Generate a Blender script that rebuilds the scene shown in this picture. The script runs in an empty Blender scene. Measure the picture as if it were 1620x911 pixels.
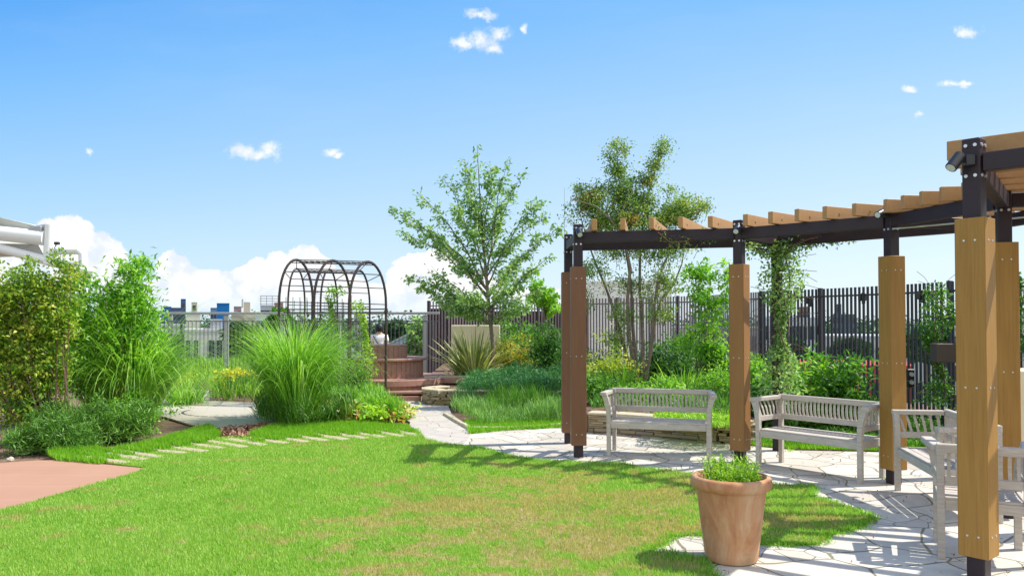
import bpy, bmesh, math, random
import numpy as np
from mathutils import Vector, Matrix, Euler
R = math.radians
random.seed(7)
rng = np.random.default_rng(11)
scene = bpy.context.scene
COL = scene.collection

# ------------------------------------------------------------------ camera
F = 1260.0; CAMH = 1.6; PITCH = R(1.2)
cam = bpy.data.cameras.new('camera'); camo = bpy.data.objects.new('camera', cam); COL.objects.link(camo)
cam.sensor_width = 36; cam.lens = 36 * F / 1620; cam.clip_end = 5000; cam.clip_start = .05
camo.location = (0, 0, CAMH); camo.rotation_euler = (R(90) + PITCH, 0, 0)
SH = 52.5 - F * math.tan(PITCH)
cam.shift_y = SH / 1620
scene.camera = camo

# ------------------------------------------------------------------ light
SUN_EL, SUN_AZ = R(53), R(100)       # azimuth measured from +Y clockwise: light comes from the right, a little from behind
SAZ = R(80)
scene.view_settings.view_transform = 'Standard'; scene.view_settings.look = 'None'
scene.view_settings.exposure = 1.05; scene.view_settings.gamma = 1.0
sun = bpy.data.lights.new('sun', 'SUN'); suno = bpy.data.objects.new('sun', sun); COL.objects.link(suno)
sun.energy = 3.1; sun.angle = R(.5); sun.color = (1, .955, .88)
sd = Vector((math.sin(SAZ) * math.cos(SUN_EL), math.cos(SAZ) * math.cos(SUN_EL), math.sin(SUN_EL)))
suno.rotation_euler = sd.to_track_quat('Z', 'Y').to_euler()
world = bpy.data.worlds.new('World'); scene.world = world; world.use_nodes = True
wt = world.node_tree; wt.nodes.clear()
def wn(t, **k):
    n = wt.nodes.new(t)
    for a, b in k.items(): setattr(n, a, b)
    return n
def wl(a, b): wt.links.new(a, b)
def wmath(op, a, b=None, c=None, clamp=False):
    n = wn('ShaderNodeMath', operation=op); n.use_clamp = clamp
    for i, v in enumerate((a, b, c)):
        if v is None: continue
        if isinstance(v, (int, float)): n.inputs[i].default_value = v
        else: wl(v, n.inputs[i])
    return n.outputs[0]
sky = wn('ShaderNodeTexSky', sky_type='NISHITA'); sky.sun_disc = False
sky.sun_elevation = SUN_EL; sky.sun_rotation = SAZ
sky.air_density = 1.0; sky.dust_density = .6; sky.ozone_density = 2.2
hs = wn('ShaderNodeHueSaturation'); hs.inputs['Saturation'].default_value = 1.12; hs.inputs['Hue'].default_value = .5
wl(sky.outputs[0], hs.inputs['Color'])
tc = wn('ShaderNodeTexCoord'); sx = wn('ShaderNodeSeparateXYZ'); wl(tc.outputs['Generated'], sx.inputs[0])
yy = wmath('MAXIMUM', sx.outputs[1], .02)
u = wmath('DIVIDE', sx.outputs[0], yy); v = wmath('DIVIDE', sx.outputs[2], yy)
cx = wn('ShaderNodeCombineXYZ'); wl(u, cx.inputs[0]); wl(v, cx.inputs[1])
def noise(sc, det, rough, vec):
    n = wn('ShaderNodeTexNoise'); n.inputs['Scale'].default_value = sc; n.inputs['Detail'].default_value = det
    n.inputs['Roughness'].default_value = rough; wl(vec, n.inputs['Vector']); return n
nz = noise(16, 6, .62, cx.outputs[0])
vm = wn('ShaderNodeVectorMath', operation='SUBTRACT'); wl(nz.outputs['Color'], vm.inputs[0]); vm.inputs[1].default_value = (.5, .5, .5)
vs = wn('ShaderNodeVectorMath', operation='SCALE'); wl(vm.outputs[0], vs.inputs[0]); vs.inputs['Scale'].default_value = .038
va = wn('ShaderNodeVectorMath', operation='ADD'); wl(cx.outputs[0], va.inputs[0]); wl(vs.outputs[0], va.inputs[1])
P = va.outputs[0]
# banks of cumulus over the skyline and small scattered puffs, as directions (px, py, rx, ry)
CL = [(95,395,62,52),(150,410,52,48),(60,440,90,60),(175,450,42,40),(118,375,42,34),(30,420,60,50),
      (275,440,34,36),(310,460,60,34),(262,475,50,40),(350,452,40,30),(385,440,26,26),(405,440,30,36),(440,432,30,36),(478,420,30,34),(500,440,40,40),(430,470,120,36),(535,455,46,34),
      (570,470,60,30),(640,445,34,38),(665,425,30,26),(690,430,40,34),(650,475,90,34),(740,460,60,30),(850,470,80,18),(980,462,70,14)]
d = None
for (px, py, rx, ry) in CL:
    a = wn('ShaderNodeVectorMath', operation='SUBTRACT'); wl(P, a.inputs[0]); a.inputs[1].default_value = ((px - 810) / F, (508 - py) / F, 0)
    b = wn('ShaderNodeVectorMath', operation='MULTIPLY'); wl(a.outputs[0], b.inputs[0]); b.inputs[1].default_value = (F / rx, F / ry, 0)
    c = wn('ShaderNodeVectorMath', operation='LENGTH'); wl(b.outputs[0], c.inputs[0])
    if d is None: d = c.outputs['Value']
    else:
        m = wn('ShaderNodeMath', operation='SMOOTH_MIN'); wl(d, m.inputs[0]); wl(c.outputs['Value'], m.inputs[1]); m.inputs[2].default_value = .12; d = m.outputs[0]
SM = [(762,60,26,16),(785,47,20,13),(778,74,13,9),(735,68,16,9),(761,19,24,7),(382,235,24,10),(424,235,20,15),(405,240,30,8),(370,232,16,8),(524,240,11,8),(535,247,8,4),
      (1537,45,19,10),(1510,130,24,7),(1440,134,16,5),(1456,178,8,6),(136,243,5,5),(828,45,7,9),(1530,127,18,4)]
d2 = None
for (px, py, rx, ry) in SM:
    a = wn('ShaderNodeVectorMath', operation='SUBTRACT'); wl(P, a.inputs[0]); a.inputs[1].default_value = ((px - 810) / F, (508 - py) / F, 0)
    b = wn('ShaderNodeVectorMath', operation='MULTIPLY'); wl(a.outputs[0], b.inputs[0]); b.inputs[1].default_value = (F / rx, F / ry, 0)
    c = wn('ShaderNodeVectorMath', operation='LENGTH'); wl(b.outputs[0], c.inputs[0])
    d2 = c.outputs['Value'] if d2 is None else wmath('MINIMUM', d2, c.outputs['Value'])
nf = noise(60, 7, .68, cx.outputs[0])
nfm = wmath('SUBTRACT', nf.outputs[0], .5)
def sstep(x, lo, hi):
    m = wn('ShaderNodeMapRange', interpolation_type='SMOOTHSTEP'); wl(x, m.inputs[0]); m.inputs[1].default_value = lo; m.inputs[2].default_value = hi
    return m.outputs[0]
big = sstep(wmath('SUBTRACT', 1.0, wmath('ADD', d, wmath('MULTIPLY', nfm, .5))), 0, .13)
sm = sstep(wmath('SUBTRACT', 1.0, wmath('ADD', d2, wmath('MULTIPLY', nfm, 3.0))), -.35, 1.0)
mask = wmath('MAXIMUM', big, wmath('MULTIPLY', sm, .9))
mask = wmath('MULTIPLY', mask, sstep(sx.outputs[1], .05, .2))
# the air thickens towards the skyline: pale band where clouds and sky merge
ve = wmath('SUBTRACT', v, wmath('MULTIPLY', u, .13))
skr = wn('ShaderNodeValToRGB'); wl(wmath('MULTIPLY', ve, 1.6), skr.inputs[0]); e_ = skr.color_ramp.elements
SK = [(0, (.34, .41, .465)), (.10, (.305, .385, .465)), (.25, (.245, .35, .47)), (.42, (.17, .30, .47)), (.60, (.10, .25, .465)), (.78, (.045, .19, .445)), (1, (.018, .145, .43))]
while len(e_) < len(SK): e_.new(.5)
for i_, (p_, c_) in enumerate(SK): e_[i_].position = p_; e_[i_].color = (*c_, 1)
hz = sstep(v, .14, .0)
cs = noise(22, 5, .6, cx.outputs[0])
ccol = wn('ShaderNodeMix', data_type='RGBA'); wl(sstep(cs.outputs[0], .36, .56), ccol.inputs[0])
ccol.inputs[6].default_value = (.40, .435, .49, 1); ccol.inputs[7].default_value = (.53, .53, .525, 1)
bgc = wn('ShaderNodeVectorMath', operation='SCALE'); wl(hs.outputs[0], bgc.inputs[0]); bgc.inputs['Scale'].default_value = .15
hzm = wn('ShaderNodeMix', data_type='RGBA'); wl(wmath('MULTIPLY', sstep(sx.outputs[1], .0, .25), .88), hzm.inputs[0]); wl(bgc.outputs[0], hzm.inputs[6]); wl(skr.outputs[0], hzm.inputs[7])
stv = wn('ShaderNodeMapping'); stv.inputs['Scale'].default_value = (1.6, 7.0, 1); stv.inputs['Rotation'].default_value = (0, 0, R(12)); wl(cx.outputs[0], stv.inputs[0])
st_ = noise(1.4, 7, .62, stv.outputs[0]); hz2 = wn('ShaderNodeMix', data_type='RGBA'); wl(wmath('MULTIPLY', sstep(st_.outputs[0], .45, .75), .07), hz2.inputs[0]); wl(hzm.outputs[2], hz2.inputs[6]); hz2.inputs[7].default_value = (.38, .43, .48, 1); hzm = hz2
mx = wn('ShaderNodeMix', data_type='RGBA'); wl(wmath('MULTIPLY', mask, wmath('SUBTRACT', 1.0, wmath('MULTIPLY', sstep(v, .05, .0), .75))), mx.inputs[0])
wl(hzm.outputs[2], mx.inputs[6]); wl(ccol.outputs[2], mx.inputs[7])
rc = noise(2.2, 5, .6, tc.outputs['Generated'])  # unseen bright clouds added behind the camera to lighten shaded fronts
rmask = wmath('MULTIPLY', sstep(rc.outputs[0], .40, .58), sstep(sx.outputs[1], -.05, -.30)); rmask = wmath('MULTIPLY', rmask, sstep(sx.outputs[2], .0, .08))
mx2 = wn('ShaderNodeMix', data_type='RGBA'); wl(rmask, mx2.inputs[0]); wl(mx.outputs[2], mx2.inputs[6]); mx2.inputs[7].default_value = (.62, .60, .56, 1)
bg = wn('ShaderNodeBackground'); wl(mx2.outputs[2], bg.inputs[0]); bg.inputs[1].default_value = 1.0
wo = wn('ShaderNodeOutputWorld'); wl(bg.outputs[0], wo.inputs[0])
world.cycles.sampling_method = 'MANUAL'; world.cycles.sample_map_resolution = 1024

# ------------------------------------------------------------------ pixel -> place helpers (measuring the photograph)
def ray(px, py):
    dx = (px - 810) / F; dy = (455.5 + SH - py) / F
    return Vector((dx, math.cos(PITCH) - dy * math.sin(PITCH), math.sin(PITCH) + dy * math.cos(PITCH)))
def G(px, py, h=0.0):
    r = ray(px, py); t = (h - CAMH) / r.z
    return Vector((r.x * t, r.y * t, h))
def W(px, py, y):
    r = ray(px, py); t = y / r.y
    return Vector((r.x * t, y, CAMH + r.z * t))

# ------------------------------------------------------------------ materials
MATS = {}
class NT:
    def __init__(s, name):
        s.m = bpy.data.materials.new(name); s.m.use_nodes = True; s.t = s.m.node_tree; s.t.nodes.clear()
        s.out = s.n('ShaderNodeOutputMaterial')
    def n(s, t, **k):
        n = s.t.nodes.new(t)
        for a, b in k.items(): setattr(n, a, b)
        return n
    def l(s, a, b): s.t.links.new(a, b)
    def noise(s, sc, det=4, rough=.55, vec=None, dist=0):
        n = s.n('ShaderNodeTexNoise'); n.inputs['Scale'].default_value = sc; n.inputs['Detail'].default_value = det
        n.inputs['Roughness'].default_value = rough; n.inputs['Distortion'].default_value = dist
        s.l(vec if vec else s.co(), n.inputs['Vector']); return n.outputs['Fac']
    def co(s, sc=None):
        if not hasattr(s, '_co'):
            s._co = s.n('ShaderNodeNewGeometry').outputs['Position']
        if sc is None: return s._co
        m = s.n('ShaderNodeMapping'); m.inputs['Scale'].default_value = sc; s.l(s._co, m.inputs[0]); return m.outputs[0]
    def obj(s, sc=(1, 1, 1)):
        c = s.n('ShaderNodeTexCoord').outputs['Object']
        m = s.n('ShaderNodeMapping'); m.inputs['Scale'].default_value = sc; s.l(c, m.inputs[0]); return m.outputs[0]
    def ramp(s, f, stops):
        r = s.n('ShaderNodeValToRGB'); s.l(f, r.inputs[0]); e = r.color_ramp.elements
        while len(e) < len(stops): e.new(.5)
        for i, (p, c) in enumerate(stops): e[i].position = p; e[i].color = (*c, 1)
        return r.outputs[0]
    def mix(s, f, a, b, mode='MIX'):
        m = s.n('ShaderNodeMix', data_type='RGBA', blend_type=mode)
        for i, v in ((0, f), (6, a), (7, b)):
            if isinstance(v, (int, float)): m.inputs[i].default_value = v
            elif isinstance(v, tuple): m.inputs[i].default_value = (*v, 1)
            else: s.l(v, m.inputs[i])
        return m.outputs[2]
    def math(s, op, a, b=0.0, clamp=False):
        m = s.n('ShaderNodeMath', operation=op); m.use_clamp = clamp
        for i, v in enumerate((a, b)):
            if isinstance(v, (int, float)): m.inputs[i].default_value = v
            else: s.l(v, m.inputs[i])
        return m.outputs[0]
    def attr(s, name):
        a = s.n('ShaderNodeAttribute', attribute_name=name); return a.outputs['Fac']
    def bsdf(s, col, rough=.6, spec=.4, metal=0, bump=None, bs=.3, bd=.01):
        p = s.n('ShaderNodeBsdfPrincipled')
        if isinstance(col, tuple): p.inputs['Base Color'].default_value = (*col, 1)
        else: s.l(col, p.inputs['Base Color'])
        if isinstance(rough, float) or isinstance(rough, int): p.inputs['Roughness'].default_value = rough
        else: s.l(rough, p.inputs['Roughness'])
        p.inputs['Specular IOR Level'].default_value = spec; p.inputs['Metallic'].default_value = metal
        if bump is not None:
            b = s.n('ShaderNodeBump'); b.inputs['Strength'].default_value = bs; b.inputs['Distance'].default_value = bd
            s.l(bump, b.inputs['Height']); s.l(b.outputs[0], p.inputs['Normal'])
        return p.outputs[0]
    def done(s, sh): s.l(sh, s.out.inputs[0]); return s.m

def leafmat(name, c1, c2, c3, trans=.38, rough=.45, spec=.35, tint=1.5):
    K = 1.5; c1, c2, c3 = [tuple(min(.8, x * K) for x in c) for c in (c1, c2, c3)]
    t = NT(name); r = t.ramp(t.attr('rnd'), [(0, c1), (.5, c2), (1, c3)])
    b = t.bsdf(r, rough, spec)
    tr = t.n('ShaderNodeBsdfTranslucent')
    tcx = t.mix(1.0, r, (tint, tint * 1.02, tint * .45), 'MULTIPLY'); t.l(tcx, tr.inputs[0])
    m = t.n('ShaderNodeMixShader'); m.inputs[0].default_value = trans; t.l(b, m.inputs[1]); t.l(tr.outputs[0], m.inputs[2])
    return t.done(m.outputs[0])
def plain(name, col, rough=.6, spec=.4, metal=0, var=.12, sc=6, bump=.15):
    t = NT(name); n = t.noise(sc, 5, .6)
    c = t.mix(t.math('MULTIPLY', n, 1), tuple(x * (1 - var) for x in col), tuple(min(1, x * (1 + var)) for x in col))
    return t.done(t.bsdf(c, rough, spec, metal, bump=n, bs=bump, bd=.004))
def wood(name, c1, c2, grain=(3, 3, .4), sc=14, rough=.55, spec=.3, bs=.25):
    t = NT(name); v = t.obj(grain); n = t.noise(sc, 6, .65, v, .6); n2 = t.noise(2.3, 3, .5)
    c = t.ramp(n, [(.3, c1), (.7, c2)]); c = t.mix(t.math('MULTIPLY', n2, .35), c, tuple(x * .8 for x in c1))
    return t.done(t.bsdf(c, rough, spec, bump=n, bs=bs, bd=.002))

M = {}
M['steel'] = plain('dark_steel', (.028, .017, .023), .5, .35, 0, .2, 5, .05)
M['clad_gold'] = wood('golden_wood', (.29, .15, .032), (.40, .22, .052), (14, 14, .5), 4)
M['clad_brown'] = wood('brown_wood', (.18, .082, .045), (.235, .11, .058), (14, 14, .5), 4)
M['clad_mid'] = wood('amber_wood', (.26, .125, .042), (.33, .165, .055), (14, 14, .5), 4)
M['rafter'] = wood('rafter_wood', (.40, .215, .085), (.47, .265, .11), (2, 2, 2), 9)
M['bench'] = wood('weathered_teak', (.42, .37, .32), (.62, .57, .50), (1.2, 10, 10), 6, .8, .15, .4)
M['bolt'] = plain('zinc_bolt', (.62, .62, .62), .35, .5, .6, .05, 30, 0)
M['white'] = plain('white_paint', (.80, .80, .79), .4, .5, 0, .03, 3, .02)
M['membrane'] = plain('white_membrane', (.62, .63, .58), .6, .2, 0, .08, 2, .05)
M['arbor'] = plain('dark_iron', (.045, .028, .025), .5, .5, 0, .3, 12, .1)
M['arbor_wire'] = plain('iron_wire', (.06, .05, .05), .5, .5, 0, .2, 12, .1)
M['rail'] = plain('grey_aluminium', (.36, .36, .36), .4, .5, .3, .06, 8, .03)
M['picket'] = plain('thin_picket_metal', (.13, .14, .15), .4, .5, .3, .1, 8, .03)
M['slat'] = wood('sunlit_mauve_slat', (.20, .155, .165), (.30, .24, .24), (6, 6, .7), 5, .5, .3)  # sunlit look of the left slats put into this paler colour
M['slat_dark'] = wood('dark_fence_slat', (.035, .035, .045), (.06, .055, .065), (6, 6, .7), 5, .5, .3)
M['slat_post'] = plain('fence_post_metal', (.060, .045, .055), .5, .4, 0, .15, 8, .05)
M['deckbrown'] = wood('composite_deck_board', (.30, .16, .12), (.42, .24, .185), (2, 2, 6), 5, .6, .25)
M['concrete'] = plain('beige_render', (.78, .70, .48), .85, .2, 0, .12, 3, .3)
M['soil'] = plain('soil', (.19, .125, .085), .95, .1, 0, .6, 18, 1.0)
M['rock'] = plain('pale_rock', (.46, .40, .31), .9, .2, 0, .3, 12, .9)
M['glass'] = plain('dark_window_glass', (.02, .03, .045), .15, .6, 0, .3, .2, 0)
M['bark'] = plain('grey_bark', (.20, .155, .125), .9, .15, 0, .45, 22, 1.0)
M['twig'] = plain('brown_twig', (.16, .10, .07), .9, .15, 0, .4, 30, .5)
M['black'] = plain('black_plastic', (.02, .02, .022), .4, .5, 0, .1, 20, .02)
M['lens'] = plain('lamp_lens', (.55, .58, .6), .15, .6, 0, .05, 20, 0)

# paving of broken pale stone
def crazy(name, c1, c2, c3, joint, scale, jw, stretch=(1, 1, 1)):
    t = NT(name); v0 = t.co(stretch)
    nn = t.n('ShaderNodeTexNoise'); nn.inputs['Scale'].default_value = 1.3; nn.inputs['Detail'].default_value = 2; t.l(v0, nn.inputs['Vector'])
    s_ = t.n('ShaderNodeVectorMath', operation='SCALE'); t.l(nn.outputs['Color'], s_.inputs[0]); s_.inputs['Scale'].default_value = .35
    ad = t.n('ShaderNodeVectorMath', operation='ADD'); t.l(v0, ad.inputs[0]); t.l(s_.outputs[0], ad.inputs[1])
    def vor(f):
        n = t.n('ShaderNodeTexVoronoi', feature=f, voronoi_dimensions='2D'); n.inputs['Scale'].default_value = scale; n.inputs['Randomness'].default_value = 1.0
        t.l(ad.outputs[0], n.inputs['Vector']); return n
    e = vor('DISTANCE_TO_EDGE').outputs['Distance']; cell = vor('F1').outputs['Color']
    sp0 = t.n('ShaderNodeSeparateColor'); t.l(cell, sp0.inputs[0]); vf = vor('DISTANCE_TO_EDGE'); vf.inputs['Scale'].default_value = scale * 1.9; vg = vor('F1'); vg.inputs['Scale'].default_value = scale * 1.9
    sub = t.math('GREATER_THAN', sp0.outputs[2], .58); e = t.math('MINIMUM', e, t.math('ADD', vf.outputs['Distance'], t.math('MULTIPLY', t.math('SUBTRACT', 1.0, sub), 9.0))); cell = t.mix(sub, cell, vg.outputs['Color'])
    sp = t.n('ShaderNodeSeparateColor'); t.l(cell, sp.inputs[0])
    fine = t.noise(38, 6, .7); mid = t.noise(5, 5, .65, dist=.4)
    c = t.ramp(sp.outputs[0], [(0, c1), (.5, c2), (1, c3)])
    c = t.mix(t.math('MULTIPLY', t.math('SUBTRACT', mid, .45, True), 1.6), c, tuple(x * .68 for x in c1))
    c = t.mix(t.math('MULTIPLY', fine, .3), c, tuple(x * .75 for x in c2))
    e2 = t.math('ADD', e, t.math('MULTIPLY', t.math('SUBTRACT', fine, .5), jw * .8))
    mr = t.n('ShaderNodeMapRange'); t.l(e2, mr.inputs[0]); mr.inputs[1].default_value = jw * .4; mr.inputs[2].default_value = jw
    c = t.mix(mr.outputs[0], joint, c)
    h = t.math('ADD', t.math('ADD', t.math('MULTIPLY', mr.outputs[0], .6), t.math('MULTIPLY', mid, .35)), t.math('MULTIPLY', sp.outputs[1], .25))
    return t.done(t.bsdf(c, .75, .25, bump=h, bs=.7, bd=.012))
M['flag'] = crazy('broken_white_stone', (.56, .50, .41), (.66, .61, .52), (.44, .39, .32), (.22, .20, .13), 2.0, .026)
M['flagfar'] = crazy('pale_path_stone', (.46, .41, .35), (.52, .47, .40), (.44, .40, .35), (.34, .30, .25), 1.6, .02)
M['slab'] = plain('sandy_slab', (.40, .345, .225), .9, .15, 0, .2, 9, .6)
def ledge():
    t = NT('ledge_stone'); r = t.ramp(t.attr('rnd'), [(0, (.16, .115, .07)), (.35, (.34, .25, .13)), (.7, (.46, .38, .25)), (1, (.28, .24, .20))])
    n = t.noise(24, 6, .7); c = t.mix(t.math('MULTIPLY', n, .5), r, (.20, .15, .10)); return t.done(t.bsdf(c, .85, .2, bump=n, bs=.8, bd=.01))
M['ledge'] = ledge()
def capm():
    return plain('cap_stone', (.50, .43, .30), .85, .2, 0, .25, 9, .6)
M['cap'] = capm()
def reddeck():
    t = NT('red_brown_paving'); n = t.noise(1.2, 4, .6); f = t.noise(120, 4, .7)
    w = t.n('ShaderNodeTexWave', wave_type='BANDS', bands_direction='Y'); w.inputs['Scale'].default_value = .55; w.inputs['Distortion'].default_value = .8; w.inputs['Detail'].default_value = 1; t.l(t.co(), w.inputs['Vector'])
    c = t.mix(n, (.37, .20, .13), (.46, .265, .175)); c = t.mix(t.math('MULTIPLY', t.math('GREATER_THAN', w.outputs[0], .992), .2), c, (.55, .34, .25))
    c = t.mix(t.math('MULTIPLY', f, .25), c, (.30, .15, .10)); return t.done(t.bsdf(c, .8, .2, bump=f, bs=.3, bd=.003))
M['reddeck'] = reddeck()
def terracotta():
    t = NT('terracotta'); v = t.obj((1, 1, .45)); n = t.noise(5, 7, .7, v, .8); n2 = t.noise(2.2, 4, .6, t.obj((1, 1, .8)), .5); n3 = t.noise(60, 3, .6)
    c = t.ramp(n, [(.38, (.42, .18, .085)), (.52, (.52, .28, .145)), (.66, (.60, .41, .25))])
    c = t.mix(t.math('MULTIPLY', t.math('SUBTRACT', n2, .48, True), 3.2, True), c, (.40, .27, .17)); c = t.mix(t.math('MULTIPLY', n3, .25), c, (.42, .22, .13))
    return t.done(t.bsdf(c, .85, .15, bump=n, bs=.2, bd=.004))
M['terracotta'] = terracotta()
# lawn: the same dry patches drive the blades and the ground under them
def dryness(t):
    a = t.noise(1.5, 6, .72, t.co((1, 1.3, 0)), .9); b = t.noise(4.5, 5, .7, t.co((1, 1.4, 0)))
    c = t.math('ADD', t.math('MULTIPLY', a, .6), t.math('MULTIPLY', b, .4))
    # the worn area lies in the middle of the lawn, where people cross it
    s_ = t.n('ShaderNodeVectorMath', operation='SUBTRACT'); t.l(t.co((1, 1, 0)), s_.inputs[0]); s_.inputs[1].default_value = (.45, 6.6, 0)
    m = t.n('ShaderNodeVectorMath', operation='MULTIPLY'); t.l(s_.outputs[0], m.inputs[0]); m.inputs[1].default_value = (1 / 2.6, 1 / 2.9, 0)
    ln = t.n('ShaderNodeVectorMath', operation='LENGTH'); t.l(m.outputs[0], ln.inputs[0])
    fall = t.math('MULTIPLY', t.math('SUBTRACT', 1.05, ln.outputs['Value'], True), .13)
    r = t.n('ShaderNodeMapRange'); t.l(t.math('ADD', c, fall), r.inputs[0]); r.inputs[1].default_value = .545; r.inputs[2].default_value = .595; r.clamp = True
    return r.outputs[0]
def grassmat(name, dry=True, base=((.17, .37, .04), (.30, .50, .075), (.52, .64, .20))):
    t = NT(name); r = t.ramp(t.attr('rnd'), [(0, base[0]), (.55, base[1]), (1, base[2])])
    if dry:
        dd = dryness(t); rr = t.ramp(t.attr('rnd'), [(0, (.34, .34, .09)), (.5, (.50, .39, .17)), (1, (.64, .50, .28))]); r = t.mix(t.math('MULTIPLY', dd, .72), r, rr)
        lng = t.noise(1.7, 4, .6, t.co((1, 1, 0)), .3); r = t.mix(t.math('MULTIPLY', t.math('SUBTRACT', lng, .46, True), 2.2, True), r, t.mix(.5, r, (.12, .36, .015)))
    b = t.bsdf(r, .5, .25); tr = t.n('ShaderNodeBsdfTranslucent'); t.l(t.mix(1.0, r, (1.5, 1.5, .7), 'MULTIPLY'), tr.inputs[0])
    m = t.n('ShaderNodeMixShader'); m.inputs[0].default_value = .4; t.l(b, m.inputs[1]); t.l(tr.outputs[0], m.inputs[2]); return t.done(m.outputs[0])
M['grass'] = grassmat('lawn_blades')
def lawnbase():
    t = NT('lawn_ground'); dd = dryness(t); n = t.noise(70, 4, .7)
    c = t.mix(dd, t.mix(n, (.14, .26, .02), (.26, .40, .05)), t.mix(n, (.34, .25, .13), (.50, .38, .22))); return t.done(t.bsdf(c, .9, .1, bump=n, bs=1, bd=.02))
M['lawnbase'] = lawnbase()

def L(name, *c, **k): M[name] = leafmat(name, *c, **k)
L('l_bright', (.07, .19, .02), (.14, .31, .025), (.27, .44, .05))
L('l_mid', (.035, .105, .015), (.065, .17, .02), (.11, .24, .03))
L('l_deep', (.02, .065, .014), (.035, .10, .02), (.065, .155, .028))
L('l_olive', (.12, .21, .02), (.21, .30, .03), (.38, .36, .08))
L('l_tree', (.09, .18, .06), (.16, .28, .09), (.30, .40, .16), trans=.35)
L('l_maple', (.07, .15, .035), (.13, .23, .05), (.30, .31, .09), trans=.35)
L('l_juniper', (.04, .105, .012), (.06, .15, .016), (.10, .22, .025), trans=.15)
L('l_bluejun', (.04, .13, .04), (.06, .18, .055), (.09, .25, .075), trans=.15)
L('l_blade', (.08, .20, .02), (.14, .30, .03), (.28, .42, .09), trans=.4)
L('l_flax', (.10, .14, .03), (.24, .27, .09), (.48, .46, .24), trans=.25)
L('l_yellow', (.14, .20, .02), (.24, .29, .03), (.36, .34, .07))
L('l_coleus', (.16, .26, .03), (.52, .50, .30), (.50, .20, .07))
L('l_lime', (.13, .27, .02), (.20, .36, .03), (.32, .42, .06))
L('l_lav', (.09, .16, .05), (.12, .24, .06), (.17, .32, .07))
L('petal_y', (.70, .48, .02), (.80, .60, .03), (.85, .70, .08), trans=.2, tint=1.0)
L('l_far', (.02, .055, .018), (.035, .08, .025), (.06, .12, .04), trans=.1)
L('l_pale', (.16, .26, .11), (.22, .32, .15), (.30, .38, .20))
L('l_litter', (.14, .07, .045), (.24, .12, .08), (.34, .20, .14), trans=.05)
L('l_red', (.10, .13, .03), (.30, .12, .05), (.42, .16, .06))

# ------------------------------------------------------------------ object helpers
def mesh_np(name, V, faces_flat, loop_tot, rnd=None, mat=None, parent=None, smooth=False):
    me = bpy.data.meshes.new(name)
    nv = len(V); nl = len(faces_flat); nfc = len(loop_tot)
    me.vertices.add(nv); me.vertices.foreach_set('co', np.asarray(V, np.float32).ravel())
    me.loops.add(nl); me.loops.foreach_set('vertex_index', np.asarray(faces_flat, np.int32))
    me.polygons.add(nfc); st = np.concatenate([[0], np.cumsum(loop_tot)[:-1]]).astype(np.int32)
    me.polygons.foreach_set('loop_start', st); me.polygons.foreach_set('loop_total', np.asarray(loop_tot, np.int32))
    if smooth: me.polygons.foreach_set('use_smooth', np.ones(nfc, bool))
    if rnd is not None:
        a = me.attributes.new('rnd', 'FLOAT', 'POINT'); a.data.foreach_set('value', np.asarray(rnd, np.float32))
    me.update(calc_edges=True)
    if mat is not None: me.materials.append(mat)
    o = bpy.data.objects.new(name, me); COL.objects.link(o)
    if parent is not None: o.parent = parent
    return o
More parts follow.
